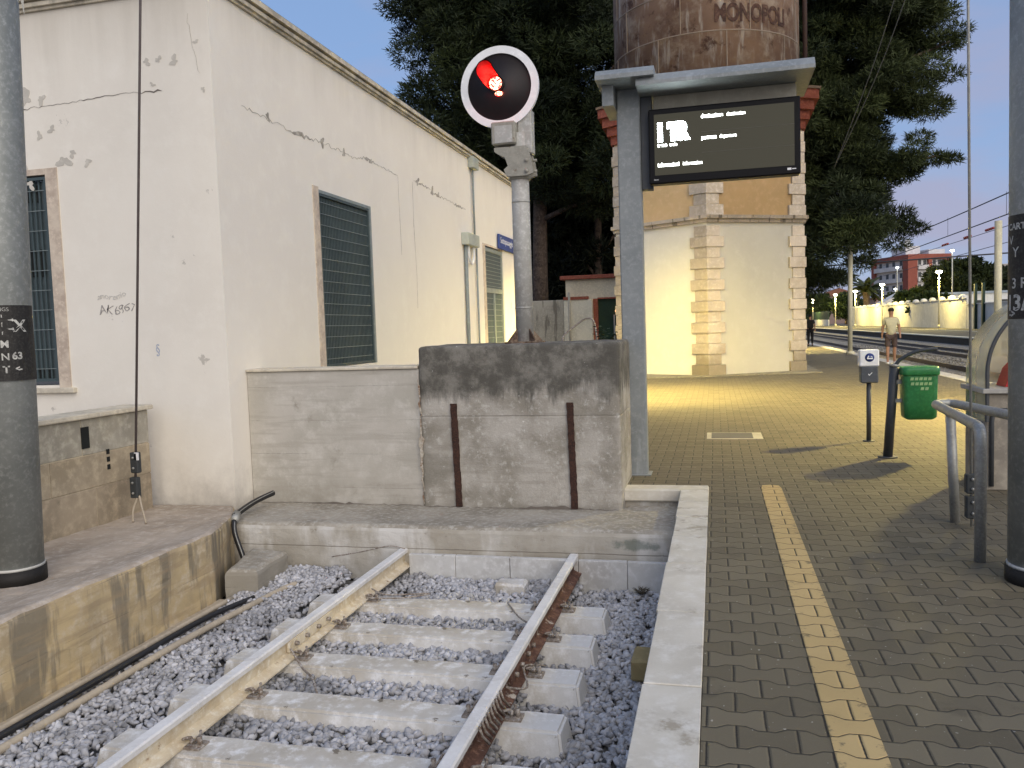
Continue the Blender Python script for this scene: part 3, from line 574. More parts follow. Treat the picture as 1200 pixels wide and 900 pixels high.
for (p0, p1) in (((-4.285, 6.58, -.085), (-4.24, 6.47, -.12)), ((-4.01, 6.28, -.54), (-3.98, 6.26, -.60))):
    q = MB(); q.tube([p0, p1], .038, 10); q.build('clamp', galv, bc)
# weeds / dry twigs near the corner
def twigs(name, c, n, h, spread, mat, label, cat='weed'):
    q = MB(); T = []
    for k in range(n):
        a = RNG.uniform(0, 2 * pi); l = RNG.uniform(.4, 1) * h; d = Vector((cos(a) * spread, sin(a) * spread, 1)).normalized()
        p0 = Vector(c) + Vector((RNG.uniform(-.03, .03), RNG.uniform(-.03, .03), 0)); p1 = p0 + d * l * .6; p2 = p1 + (d + Vector((cos(a), sin(a), -.3)) * .5).normalized() * l * .4
        q.tube([p0, p1, p2], [.004, .003, .001], 4)
    return tag(q.build(name, mat), label, cat)
twigs('dry_weed', (-3.78, 6.3, -.58), 26, .16, 1.1, M('dry_grass', (0.28, 0.24, 0.15), 0.9), 'tuft of dry grass at the foot of the black conduit')
twigs('dry_weed', (-0.6, 6.42, -.60), 40, .10, 2.2, M('dry_dark', (0.10, 0.085, 0.06), 0.9), 'mat of dark dry weeds in the pit corner under the coping')

# ================================================================== LEFT BUILDING
BX, BY = -4.60, 7.06
bd = thing('station_building', (BX, BY, -0.15), 'white plastered single storey station building with cracked walls and barred windows', 'building')
wins = [(-7.55, 1.10, -6.50, 3.25)]; sidew = [(9.08, 1.12, 10.62, 3.25), (16.45, 0.02, 17.95, 3.26)]
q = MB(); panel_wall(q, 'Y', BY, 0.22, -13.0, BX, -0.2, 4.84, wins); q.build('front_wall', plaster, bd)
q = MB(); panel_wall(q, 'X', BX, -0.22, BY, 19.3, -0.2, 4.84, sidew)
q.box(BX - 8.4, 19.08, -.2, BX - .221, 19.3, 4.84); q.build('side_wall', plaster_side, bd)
# cornice in three steps, mitred round the corner
def ring(mb, d, z0, z1):
    x1, y0, y1 = BX + d, BY - d, 19.3 + d; mb.prism([(-13, y0), (x1, y0), (x1, y1), (-13, y1)], z0, z1)
q = MB(); ring(q, 0.03, 4.842, 4.87); ring(q, 0.06, 4.872, 4.91); ring(q, 0.035, 4.912, 4.93); ring(q, 0.09, 4.932, 4.985); q.build('cornice', cornice_m, bd)
q = MB(); ring(q, 0.0, 4.987, 5.06); q.build('roof', M('roof_grey', (0.3, 0.28, 0.24), 0.9), bd)
def grate(parent, axis, fixed, a0, a1, z0, z1, nv, nh, vmat, hmat, sgn):
    def bxx(mb, aa, ab, za, zb, d0, d1):
        d0, d1 = sorted((d0 * sgn, d1 * sgn))
        if axis == 'Y': mb.box(aa, fixed + d0, za, ab, fixed + d1, zb)
        else: mb.box(fixed + d0, aa, za, fixed + d1, ab, zb)
    w_ = thing_part = None
    fr = MB(); t_ = 0.03
    bxx(fr, a0, a0 + t_, z0, z1, -.005, .05); bxx(fr, a1 - t_, a1, z0, z1, -.005, .05); bxx(fr, a0 + t_, a1 - t_, z0, z0 + t_, -.005, .05); bxx(fr, a0 + t_, a1 - t_, z1 - t_, z1, -.005, .05)
    fo = fr.build('window_frame', bars_dark, parent)
    pn = MB(); bxx(pn, a0 + t_, a1 - t_, z0 + t_, z1 - t_, .052, .07); pn.build('screen', slat, fo)
    v = MB()
    for k in range(nv):
        a = a0 + t_ + (a1 - a0 - 2 * t_) * (k + .5) / nv; bxx(v, a - .008, a + .008, z0 + t_, z1 - t_, .02, .036)
    v.build('upright_bars', vmat, fo)
    h = MB()
    for k in range(nh):
        z = z0 + t_ + (z1 - z0 - 2 * t_) * (k + .5) / nh; bxx(h, a0 + t_, a1 - t_, z - .003, z + .003, .012, .017)
    h.build('cross_bars', hmat, fo); return fo
grate(bd, 'X', BX, 9.12, 10.60, 1.13, 3.23, 34, 15, bars_dark, bars_m, -1)
q = MB(); q.box(BX - .06, 8.98, 1.12, BX + .012, 9.12, 3.30); q.build('window_jamb', jamb_m, bd)
q = MB(); q.box(BX - .06, 9.122, 3.232, BX + .010, 10.66, 3.27); q.box(BX - .05, 10.602, 1.12, BX + .010, 10.66, 3.23); q.build('window_lintel', bars_m, bd)
# front window with open shutter panels
fo = grate(bd, 'Y', BY, -7.55, -6.56, 1.14, 3.22, 16, 10, bars_dark, bars_m, 1)
for (za, zb) in ((2.98, 3.15), (2.22, 2.50), (1.16, 1.28)):
    q = MB()
    for k in range(9):
        a = -7.48 + k * .105; q.box(a, BY + .037, za, a + .06, BY + .05, zb)
    q.build('dark_opening', dark_in, fo)
q = MB(); q.box(-6.56, BY - .012, 1.06, -6.42, BY + .12, 3.30); q.box(-7.7, BY - .012, 3.24, -6.562, BY + .12, 3.30); q.build('window_jamb', jamb_m, bd)
q = MB(); q.bbox(-7.8, BY - .05, 1.02, -6.36, BY + .1, 1.075, .006); q.build('window_sill', capstone, bd)
# tall door on the side wall with fanlight grate
dr = MB(); dr.box(BX - .10, 16.47, .02, BX - .04, 17.93, 3.24); dro = dr.build('side_door', slat, bd)
q = MB()
for (a, b2, z0, z1) in ((16.47, 16.55, .02, 3.24), (17.85, 17.93, .02, 3.24), (16.55, 17.85, 2.30, 2.40), (16.55, 17.85, 3.16, 3.24), (17.16, 17.24, .02, 2.30), (16.55, 17.85, .95, 1.02)): q.box(BX - .039, a, z0, BX - .012, b2, z1)
q.build('door_frame', M('door_frame_grey', (0.26, 0.29, 0.27), 0.6), dro)
q = MB()
for k in range(9): q.box(BX - .039, 16.55, 2.44 + k * .08, BX - .03, 17.85, 2.45 + k * .08)
for k in range(10): q.box(BX - .039, 16.55, 1.1 + k * .12, BX - .03, 17.85, 1.11 + k * .12)
q.build('door_bars', bars_m, dro)
q = MB(); q.box(BX - .04, 16.30, -.1, BX + .012, 16.47, 3.30); q.box(BX - .04, 16.47, 3.26, BX + .012, 18.0, 3.30); q.build('door_jamb', jamb_m, bd)
# cracks and bare patches in the plaster
def strip(name, pts, w_, axis, fixed, mat, seed=0, jag=.02, par=None):
    R = random.Random(seed); P = []
    for i in range(len(pts) - 1):
        (a0, z0), (a1, z1) = pts[i], pts[i + 1]; n = max(2, int(math.hypot(a1 - a0, z1 - z0) / .045))
        for k in range(n):
            s = k / n; P.append((a0 + (a1 - a0) * s + R.uniform(-jag, jag) * .5, z0 + (z1 - z0) * s + R.uniform(-jag, jag)))
    P.append(pts[-1]); q = MB(); vs = []; fs = []
    for i, (a, z) in enumerate(P):
        p0, p1 = P[max(0, i - 1)], P[min(len(P) - 1, i + 1)]; dx, dz = p1[0] - p0[0], p1[1] - p0[1]; l = math.hypot(dx, dz) or 1; ww = w_ * R.uniform(.3, 1.3) * .5 * (0.2 if i in (0, len(P) - 1) else 1) * (.18 + 1.4 * max(0, sin(i * .23 + seed * 1.7) * sin(i * .071 + seed)) )
        for s in (-1, 1):
            aa, zz = a - dz / l * ww * s, z + dx / l * ww * s
            for d in (0.0015, .004):
                vs.append((aa, fixed - d, zz) if axis == 'Y' else (fixed + d, aa, zz))
    for i in range(len(P) - 1):
        a, b2 = 4 * i, 4 * i + 4
        fs += [(a + 1, a + 3, b2 + 3, b2 + 1), (a, a + 1, b2 + 1, b2), (a + 2, b2 + 2, b2 + 3, a + 3), (a, b2, b2 + 2, a + 2)]
    q._add(vs, fs); return q.build(name, mat, par or bd)
def patch(pts, axis, fixed, mat, seed, r):
    R = random.Random(seed)
    for (a, z, s) in pts:
        q = MB(); n = 22; ph_ = [R.uniform(0, 6.28) for _ in range(4)]; rr = [s * (.62 + .25 * sin(2 * 2 * pi * k / n + ph_[0]) + .18 * sin(3 * 2 * pi * k / n + ph_[1]) + .12 * sin(5 * 2 * pi * k / n + ph_[2]) + R.uniform(-.05, .05)) for k in range(n)]; poly = [(a + rr[k] * cos(2 * pi * k / n) * 1.2, z + rr[k] * sin(2 * pi * k / n)) for k in range(n)]
        vs = []
        for d in (.001, .0035): vs += [((x, fixed - d, z2) if axis == 'Y' else (fixed + d, x, z2)) for x, z2 in poly]
        q._add(vs, [tuple(range(n, 2 * n)), tuple(range(n - 1, -1, -1))] + [(k, (k + 1) % n, n + (k + 1) % n, n + k) for k in range(n)])
        q.build('bare_patch', mat, bd)
strip('plaster_crack', [(-7.0, 3.90), (-6.45, 3.92), (-6.0, 3.93), (-5.6, 3.95), (-5.15, 3.93)], .014, 'Y', BY, crack_d, 1, .012)
strip('plaster_crack', [(-4.83, 4.6), (-4.78, 4.25), (-4.72, 4.05)], .008, 'Y', BY, crack_m, 2)
strip('plaster_crack', [(7.55, 3.86), (7.9, 3.85), (8.7, 3.82), (9.3, 3.86), (10.2, 3.85), (10.6, 3.92), (11.2, 3.90), (11.75, 3.88)], .026, 'X', BX, crack_m, 3, .022)
strip('plaster_crack', [(11.75, 3.88), (11.75, 3.5), (11.77, 3.0), (11.78, 2.7)],   .007, 'X', BX, crack_m, 4, .006)
strip('plaster_crack', [(12.4, 3.9), (12.9, 3.92), (13.4, 3.86), (13.9, 3.85), (15.2, 3.82)], .03, 'X', BX, crack_m, 5, .02)
strip('plaster_crack', [(12.36, 3.88), (12.35, 3.2), (12.4, 2.4), (12.38, 1.9)], .007, 'X', BX, crack_m, 6, .006)
patch([(-6.95, 4.05, .08), (-6.75, 4.02, .11), (-6.55, 3.98, .06), (-6.60, 3.63, .05), (-6.45, 3.68, .05), (-6.33, 3.35, .09), (-6.22, 3.42, .05), (-6.05, 3.32, .05), (-6.8, 3.3, .05), (-6.75, 3.15, .06)], 'Y', BY, M('bare_grey_plaster', (0.56, 0.53, 0.465), 0.95), 3, 1)
patch([(-5.30, 4.22, .045), (-5.17, 4.23, .04), (-5.0, 4.20, .06), (-4.75, 4.35, .03), (-4.70, 3.9, .03), (-5.25, 4.0, .03)], 'Y', BY, M('bare_grey_plaster', (0.56, 0.53, 0.465), 0.95), 5, 1)
patch([(9.30, 3.86, .07), (9.9, 3.85, .06), (10.75, 3.90, .05), (12.6, 3.93, .08), (13.3, 3.88, .09), (13.6, 3.86, .07), (8.05, 3.87, .05)], 'X', BX, crack_m, 6, 1)
# graffiti sprayed on the front wall
grf = M('graffiti_grey', (0.34, 0.32, 0.30), 0.9, dark=(0.22, 0.21, 0.20), light=(0.62, 0.58, 0.52), s1=25, s2=50); grf2 = M('graffiti_faint', (0.60, 0.58, 0.53), 0.9); grf3 = M('graffiti_blue', (0.45, 0.50, 0.60), 0.9)
def scrawl(x0, z0):
    R3 = random.Random(4)
    def fn(p):
        return Vector((x0 + p.x + .012 * sin(p.x * 31 + p.y * 40) + .006 * sin(p.y * 90), BY - .0022 - p.z, z0 + p.y * (1 - .25 * p.x) + .012 * sin(p.x * 23) + .05 * p.x))
    return fn
text_mesh('graffiti', 'AK6967', .13, None, grf, bd, .0006, scrawl(-6.03, 1.80), -.001)
text_mesh('graffiti', 'amoremio', .085, None, grf2, bd, .0006, scrawl(-6.05, 1.95))
text_mesh('graffiti', '§', .13, at(-5.40, BY - .0025, 1.40), grf3, bd, .0008)
text_mesh('graffiti', '8', .20, at(BX + .0025, 18.55, 2.0, FACE_X), grf2, bd, .0008)
# junction boxes and conduits on the side wall
jb = thing('junction_box', (BX, 15.2, 3.2), 'grey electrical junction box high on the white side wall, fed by four conduits', 'electrical box')
q = MB(); q.bbox(BX + .002, 14.86, 3.13, BX + .14, 15.62, 3.36, .01); q.build('box', M('grey_pvc', (0.40, 0.43, 0.38), 0.6), jb)
for (yy, z0, z1, r_) in ((14.98, 0.0, 3.13, .035), (15.70, 0.0, 3.13, .02), (15.62, 3.36, 4.72, .02)):
    q = MB(); q.tube([(BX + .045, yy, z0), (BX + .045, yy, z1)], r_, 8); q.build('conduit', M('conduit_grey', (0.22, 0.25, 0.25), 0.6), jb)
wire('conduit_loop', [(BX + .06, 15.12, 3.13), (BX + .06, 15.12, 2.92), (BX + .06, 15.3, 2.80), (BX + .06, 15.45, 2.92), (BX + .06, 15.45, 3.13)], .025, white_paint, parent=jb)
jb2 = MB(); jb2.bbox(BX + .002, 15.45, 4.66, BX + .12, 15.82, 4.88, .01); tag(jb2.build('cornice_box', M('grey_pvc', (0.4, 0.43, 0.38), 0.6)), 'small pale box just under the cornice at the top of a conduit', 'electrical box')
# blue sign board on the side wall
sg = thing('station_sign', (BX + .06, 18.2, 3.4), 'blue sign board with white lettering fixed to the far end of the white side wall', 'sign')
q = MB(); q.bbox(BX + .02, 17.45, 3.28, BX + .06, 19.2, 3.60, .006); q.build('sign_plate', M('sign_blue', (0.035, 0.065, 0.24), 0.5, bump=0), sg)
text_mesh('lettering', 'Sottopassaggio', .19, at(BX + .062, 17.56, 3.41, FACE_X), white_paint, sg, .001)

# concrete wall beside the block
cw = thing('concrete_wall', (-3.68, 7.45, -.15), 'pale low concrete wall with a thin cap between the building and the buffer block', 'wall')
q = MB(); q.bbox(BX + .004, 7.37, -.2, -2.756, 7.62, 1.175, .006); q.build('wall_body', conc_light, cw)
q = MB(); q.bbox(BX + .006, 7.345, 1.177, -2.76, 7.66, 1.205, .006, .002); q.build('wall_cap', capstone, cw)

# buffer block
def rough_box(name, x0, y0, z0, x1, y1, z1, mats, parent, split=None, jit=.006):
    bm = bmesh.new(); bmesh.ops.create_cube(bm, size=1)
    for v in bm.verts: v.co = Vector((x1 if v.co.x > 0 else x0, y1 if v.co.y > 0 else y0, z1 if v.co.z > 0 else z0))
    bmesh.ops.bevel(bm, geom=bm.edges[:], offset=.035, segments=3, profile=.5, affect='EDGES'); bmesh.ops.triangulate(bm, faces=bm.faces[:])
    for _ in range(6):
        le_ = [e_ for e_ in bm.edges if e_.calc_length() > .11]
        if not le_: break
        bmesh.ops.subdivide_edges(bm, edges=le_, cuts=1); bmesh.ops.triangulate(bm, faces=bm.faces[:])
    from mathutils import noise as mn
    for v in bm.verts: v.co += mn.noise_vector(v.co * 6) * jit + mn.noise_vector(v.co * 25) * jit * .6
    bm.normal_update()
    for f in bm.faces:
        c = f.calc_center_median(); f.material_index = 1 if (split and c.z > split + .05 * mn.noise(c * 3)) else 0
    q = MB(); bm.verts.index_update()
    q.v = [tuple(v.co) for v in bm.verts]; q.f = [tuple(v.index for v in f.verts) for f in bm.faces]; q.m = [f.material_index for f in bm.faces]; q.sm = [True] * len(q.f); bm.free()
    return q.build(name, mats, parent)
MATS['conc_block2'] = None
def block_mat():
    """one concrete whose blackened upper band has a ragged lower edge, plus a dark water mark lower down"""
    m, t, b = newmat('buffer_block_concrete'); g = t.nodes.new('ShaderNodeTexCoord').outputs['Object']
    sp = t.nodes.new('ShaderNodeSeparateXYZ'); t.links.new(g, sp.inputs[0]); x, z = sp.outputs[0], sp.outputs[2]
    c = mixc(t, ramp(t, noise(t, g, 2.6, 5), .35, .65), (0.25, 0.23, 0.19), (0.42, 0.395, 0.35))
    c = mixc(t, ramp(t, noise(t, g, 18, 6, .75), .5, .75), c, (0.53, 0.515, 0.47))
    lam = noise(t, g, 1, 4, .6, sc=(1.0, 1.0, 14)); c = mixc(t, mth(t, 'MULTIPLY', ramp(t, lam, .52, .62), .35), c, (0.25, 0.23, 0.19))
    wob = mth(t, 'ADD', z, mth(t, 'MULTIPLY', mth(t, 'SUBTRACT', noise(t, g, 1.0, 6, .7, sc=(6, 6, 1.2)), .5), .75))
    up_ = ramp(t, wob, 0.98, 1.14)
    dk = mixc(t, ramp(t, noise(t, g, 5, 6, .7), .4, .65), (0.070, 0.066, 0.055), (0.19, 0.18, 0.155))
    c = mixc(t, mth(t, 'MULTIPLY', up_, .92), c, dk)
    dx = mth(t, 'DIVIDE', mth(t, 'ADD', x, 1.15), .55); dz = mth(t, 'DIVIDE', mth(t, 'SUBTRACT', z, .37), .20)
    rr = mth(t, 'ADD', mth(t, 'ADD', mth(t, 'MULTIPLY', dx, dx), mth(t, 'MULTIPLY', dz, dz)), mth(t, 'MULTIPLY', mth(t, 'SUBTRACT', noise(t, g, 7, 5), .5), 1.2))
    c = mixc(t, mth(t, 'MULTIPLY', ramp(t, rr, 1.1, .6), .6), c, (0.20, 0.185, 0.15))
    c = mixc(t, ramp(t, noise(t, g, 24, 3, .6, loc=(2, 2, 2)), .70, .73), c, (0.60, 0.59, .55))
    c = mixc(t, ramp(t, noise(t, g, 15, 6, .7, loc=(9, 2, 2)), .68, .72), c, (0.10, 0.09, .075))
    t.links.new(c, b.inputs['Base Color']); b.inputs['Roughness'].default_value = .92
    ln = ramp(t, mth(t, 'ABSOLUTE', mth(t, 'ADD', mth(t, 'SUBTRACT', z, 1.02 - .15), mth(t, 'MULTIPLY', noise(t, g, 9), .01))), .012, .004)
    bumpn(t, b, mth(t, 'ADD', noise(t, g, 42, 8, .78), mth(t, 'MULTIPLY', ln, -.6)), .8, .010); return m
bk = thing('buffer_block', (-1.79, 7.8, -.15), 'big weathered grey concrete buffer block with a blackened top and two rusty iron slots', 'concrete block')
rough_box('block_body', -2.75, 7.34, -.2, -.84, 8.28, 1.385, [block_mat()], bk, None, .005)
for xa in (-2.385, -1.275):
    q = MB(); n = 34; w_ = .030
    vs = []; 
    for i in range(n + 1):
        z = -.14 + (0.98) * i / n; lean = -.02 * i / n
        for s in (-1, 1):
            xx = xa + lean + s * (w_ + random.uniform(-.0035, .0035))
            for yy in (7.318, 7.40): vs.append((xx, yy, z))
    fs = []
    for i in range(n):
        a, b2 = 4 * i, 4 * i + 4
        fs += [(a, a + 2, b2 + 2, b2), (a + 1, a, b2, b2 + 1), (a + 2, a + 3, b2 + 3, b2 + 2)]
    fs.append((4 * n, 4 * n + 2, 4 * n + 3, 4 * n + 1)); q._add(vs, fs); q.build('iron_upright', slot_rust, bk)

strip('base_gap', [(-2.74, -.143), (-2.2, -.148), (-1.5, -.14), (-.86, -.146)], .030, 'Y', 7.331, crack_d, 12, .008, bk)
strip('base_gap', [(-4.58, -.140), (-3.9, -.146), (-3.3, -.142), (-2.76, -.148)], .026, 'Y', 7.362, crack_d, 13, .008, cw)
strip('crumbled_mortar', [(-2.735, -.12), (-2.745, .3), (-2.735, .7), (-2.75, 1.1)], .085, 'Y', 7.334, M('crumbled_mortar', (0.40, 0.36, 0.29), .95, dark=(0.20, 0.12, 0.07), light=(0.6, 0.57, 0.5), s1=14, s2=40, bump=.8), 9, .02, bk)
# parapet on the left platform
pr = thing('stone_parapet', (-5.5, 5.5, -.1), 'low tan stone parapet with a flat cap on the left platform', 'wall')
q = MB(); q.box(-5.64, -2, -.16, -5.397, 6.86, .86); q.build('parapet_core', M('mortar_pale', (0.50, 0.43, 0.31), .95), pr)
for (z0, z1, cuts, m_) in ((-.15, .235, (-2, 3.4, 5.1, 6.13, 6.87), (0.36, 0.30, 0.215)), (.24, .535, (-2, 3.9, 5.62, 6.87), (0.41, 0.345, 0.245)), (.54, .858, (-2, 3.2, 5.0, 6.0, 6.87), (0.385, 0.36, 0.295))):
    for i_ in range(len(cuts) - 1):
        kk = random.uniform(.93, 1.06); cc = tuple(x * kk for x in m_)
        q = MB(); q.bbox(-5.5, cuts[i_] + .003, z0, -5.39 + random.uniform(-.003, .002), cuts[i_ + 1] - .003, z1, .005, .0015); q.build('stone_slab', M('parapet_slab_%d%d' % (int(z0 * 100), i_), cc, 0.9, dark=tuple(x * .75 for x in cc), light=tuple(x * 1.25 for x in cc), s1=2.5, s2=10, spots=(0.20, 0.17, 0.12), spot_scale=3.5, spot_th=(0.60, 0.74), bump=.4), pr)
q = MB(); q.bbox(-5.68, -2, .862, -5.345, 6.90, .905, .008, .003); q.build('parapet_cap', capstone, pr)
q = MB(); q.box(-5.3895, 5.99, .60, -5.384, 6.08, .79); q.build('drain_slot', dark_in, pr)
for z in (.37, .44, .51): q = MB(); q.box(-5.3895, 6.28, z, -5.384, 6.315, z + .045); q.build('drain_slot', dark_in, pr)

# ------------------------------------------------------------------ big galvanised poles
def big_pole(x, y, lean, r_, label, stick, shard, zb):
    t = thing('steel_pole', (x, y, zb), label, 'pole', 'galvanised poles at the picture edges')
    H_ = 7.0; q = MB(); q.tube([(x, y, zb + .11), (x + lean * 2 / 3.65, y, 2.2), (x + lean * H_ / 3.65, y, H_)], r_, 32); q.build('pole_shaft', pole_m, t)
    q = MB(); q.tube([(x, y, zb - .02), (x, y, zb + .085)], r_ + .014, 28); q.build('foot_collar', M('tar_black', (0.015, 0.014, 0.013), 0.6, bump=.6), t)
    q = MB(); q.tube([(x, y, zb + .088), (x, y, zb + .105)], r_ + .006, 28); q.build('foot_ring', M('worn_ring', (0.5, 0.5, 0.47), 0.6), t)
    return t
lpz = -.10
lpole = big_pole(-4.755, 4.61, .118, .172, 'thick galvanised steel pole at the left edge with a black number sticker', None, True, lpz)
rpole = big_pole(1.775, 5.13, -.012, .172, 'thick galvanised steel pole at the right edge with a black sticker', None, False, 0.0)
stick_m = M('sticker_black', (0.022, 0.021, 0.019), 0.6, dark=(0.015, 0.014, 0.013), light=(0.05, 0.048, 0.044), s1=20, s2=60, bump=.1)
let_m = M('sticker_letters', (0.50, 0.50, 0.46), 0.7, dark=(0.3, 0.3, 0.28), s1=30, s2=60, bump=0)
def sticker(pole, cx_, cy_, r_, a0, a1, z0, z1, texts, lean=0):
    n = 20; vs = []; fs = []
    for i in range(n + 1):
        a = radians(a0 + (a1 - a0) * i / n)
        for rr in (r_ + .0008, r_ + .0022):
            for z in (z0, z1): vs.append((cx_ + rr * sin(a), cy_ - rr * cos(a), z))
    for i in range(n):
        a, b2 = 4 * i, 4 * i + 4; fs += [(a + 2, a + 3, b2 + 3, b2 + 2), (a, b2, b2 + 1, a + 1), (a, a + 2, b2 + 2, b2), (a + 1, b2 + 1, b2 + 3, a + 3)]
    fs += [(0, 1, 3, 2), (4 * n, 4 * n + 2, 4 * n + 3, 4 * n + 1)]
    q = MB(); q._add(vs, fs); so_ = q.build('sticker', stick_m, pole)
    for (txt, size, ac, z, bold) in texts:
        def fn(p, ac=ac, z=z):
            a = radians(ac) + p.x / r_; rr = r_ + .0028 + p.z * .3; return Vector((cx_ + rr * sin(a), cy_ - rr * cos(a), z + p.y))
        text_mesh('sticker_text', txt, size, None, let_m, so_, .0006, fn, bold)
# angle: 0 faces -Y, +90 faces +X
sticker(lpole, -4.703, 4.61, .172, -30, 118, 1.29, 1.795, [('NGS', .035, 32, 1.755, .0), ('>', .13, 38, 1.65, .004), ('>', .13, 38, 1.59, .004), ('X', .11, 62, 1.62, .003), ('M', .065, 34, 1.515, .002), ('N', .065, 34, 1.43, .001), ('63', .065, 55, 1.435, .002), ('T', .065, 36, 1.345, .002), ('<-', .045, 60, 1.355, .002)])
sticker(rpole, 1.770, 5.13, .172, -115, 20, 1.49, 2.06, [('CARTO', .05, -92, 1.98, .001), ('V', .07, -90, 1.90, 0), ('Y', .08, -78, 1.83, 0), ('3 R', .08, -80, 1.66, .001), ('13/1', .12, -96, 1.61 - .07, .003), ('->', .06, -88, 1.50, .002)])
# bird-spike like torn metal strips at the top of the left pole
q = MB()
for k in range(7):
    a = radians(-20 + k * 22); r0 = .18; x0, y0 = -4.64 + r0 * sin(a), 4.61 - r0 * cos(a)
    q._add([(x0, y0, 3.95), (x0 + .04, y0 + .01, 3.95), (x0 + .07 * sin(a) + .03, y0 - .05, 3.70 + random.uniform(-.05, .05)), (x0 + .005, y0 - .012, 3.95)], [(0, 1, 2), (0, 2, 3), (1, 3, 2), (0, 3, 1)])
q.build('torn_metal_strips', galv, lpole)

# earthing rods with insulator boxes
def guy(name, x0, y0, zt, xt, zb, r_, label, boxes, mat):
    t = thing(name, (x0, y0, zb), label, 'cable'); q = MB(); q.tube([(x0, y0, zb), (xt, y0, zt)], r_, 8); q.build('rod', mat, t)
    for (z0, z1) in boxes:
        f = (z0 + z1) / 2; xx = x0 + (xt - x0) * (f - zb) / (zt - zb); q = MB(); q.bbox(xx - .04, y0 - .03, z0, xx + .04, y0 + .03, z1, .008)
        bo = q.build('insulator', dark_box, t)
        for dz in (.25, .75): q = MB(); q.tube([(xx, y0 - .03, z0 + (z1 - z0) * dz), (xx, y0 - .045, z0 + (z1 - z0) * dz)], .011, 6); q.build('bolt', galv, bo)
    return t
g1 = guy('guy_cable', -5.17, 6.35, 8.0, -4.49, .10, .011, 'taut brown steel guy cable with two dark insulators in front of the white building', [(.33, .52), (.10, .29)], M('brown_cable', (0.11, 0.09, 0.085), 0.6))
wire('tail', [(-5.13, 6.34, .12), (-5.16, 6.30, .0), (-5.13, 6.25, -.10)], .009, beige_pipe, parent=g1)
wire('tail', [(-5.11, 6.33, .12), (-5.05, 6.28, .02), (-4.97, 6.22, -.10)], .009, beige_pipe, parent=g1)
q = MB(); q.box(-5.13, 6.32, .45, -5.09, 6.33, .52); q.build('tag', white_paint, g1)
g2 = guy('guy_cable', 1.745, 6.34, 8.0, 1.66, .02, .0095, 'taut grey steel guy rod behind the handrail beside the right pole', [(.26, .40), (.08, .24)], galv)

# ------------------------------------------------------------------ handrail
hr = thing('handrail', (1.62, 6.0, 0), 'grey tubular steel handrail beside the right pole', 'railing')
def bend(pts, r_, n=8):
    out_ = [Vector(pts[0])]
    for i in range(1, len(pts) - 1):
        a, b2, c_ = Vector(pts[i - 1]), Vector(pts[i]), Vector(pts[i + 1]); d0 = (a - b2).normalized(); d1 = (c_ - b2).normalized()
        k = min(r_, (a - b2).length * .45, (c_ - b2).length * .45)
        for j in range(n + 1):
            s = j / n; out_.append((b2 + d0 * k) * (1 - s) ** 2 + b2 * 2 * s * (1 - s) + (b2 + d1 * k) * s * s)
    out_.append(Vector(pts[-1])); return out_
q = MB(); q.tube(bend([(1.565, 5.51, 0), (1.565, 5.51, .83), (1.66, 7.0, .83), (1.80, 7.05, .83), (1.98, 5.9, .83), (2.2, 5.2, .83), (2.2, 5.2, 0)], .10), .034, 14); q.build('top_rail', galv, hr)
q = MB(); q.tube([(1.69, 6.54, 0), (1.655, 6.54, .81)], .034, 14); q.build('post', galv, hr)
# cabinet with curved transparent hood
kb = thing('phone_cabinet', (2.6, 8.0, 0), 'grey cabinet with a curved yellowish transparent hood and red panel, behind the handrail', 'phone booth')
q = MB(); q.bbox(2.24, 7.76, 0.0, 3.2, 8.35, .84, .01); q.build('cabinet_body', M('cabinet_beige', (0.30, 0.27, 0.22), 0.8, dark=(0.2, 0.18, 0.15), s1=2, s2=15, spots=(0.09, 0.08, 0.06), spot_scale=6), kb)
q = MB(); q.bbox(2.20, 7.70, .842, 3.24, 8.36, .885, .006); q.build('cabinet_top', M('cabinet_top_grey', (0.38, 0.37, 0.34), 0.7), kb)
q = MB(); q.tube(bend([(2.285, 7.745, .04), (2.285, 7.745, .70), (3.0, 7.745, .70)], .1), .018, 8); q.build('front_tube', dark_metal, kb)
m, t, b = newmat('smoked_plastic'); b.inputs['Base Color'].default_value = (0.55, 0.53, 0.38, 1); b.inputs['Roughness'].default_value = .15; b.inputs['Alpha'].default_value = .48; hoodm = m
def arc(y0, y1, rr, cx_=2.87, cz=1.02, a0=180, a1=70, zlow=.60, th=.008):
    pf = [(cx_ - rr, zlow)]
    for k in range(25): a = radians(a0 + (a1 - a0) * k / 24); pf.append((cx_ + rr * cos(a), cz + rr * 1.03 * sin(a)))
    inn = [(x + (cx_ - x) * th / rr, z + (cz - z) * th / rr if z > cz else z) for x, z in pf][::-1]
    q = MB(); n = len(pf); vs = []
    for y in (y0, y1): vs += [(x, y, z) for x, z in pf] + [(x, y, z) for x, z in inn[::-1]]
    fs = []
    for k in range(n - 1): fs += [(k, k + 1, 2 * n + k + 1, 2 * n + k), (n + k, 3 * n + k, 3 * n + k + 1, n + k + 1), (k, n + k, n + k + 1, k + 1), (2 * n + k, 2 * n + k + 1, 3 * n + k + 1, 3 * n + k)]
    q.smooth = True; q._add(vs, fs); return q
arc(7.73, 8.30, .64).build('hood', hoodm, kb)
arc(7.715, 7.728, .645, th=.03).build('hood_rim', dark_metal, kb)
q = MB(); pf = [(2.25, 1.02)] + [(2.87 + .62 * cos(radians(a)), 1.02 + .64 * sin(radians(a))) for a in range(178, 68, -6)] + [(3.1, .9), (2.25, .9)]
q.extr(pf, 8.28, 8.29); q.build('hood_back', hoodm, kb)
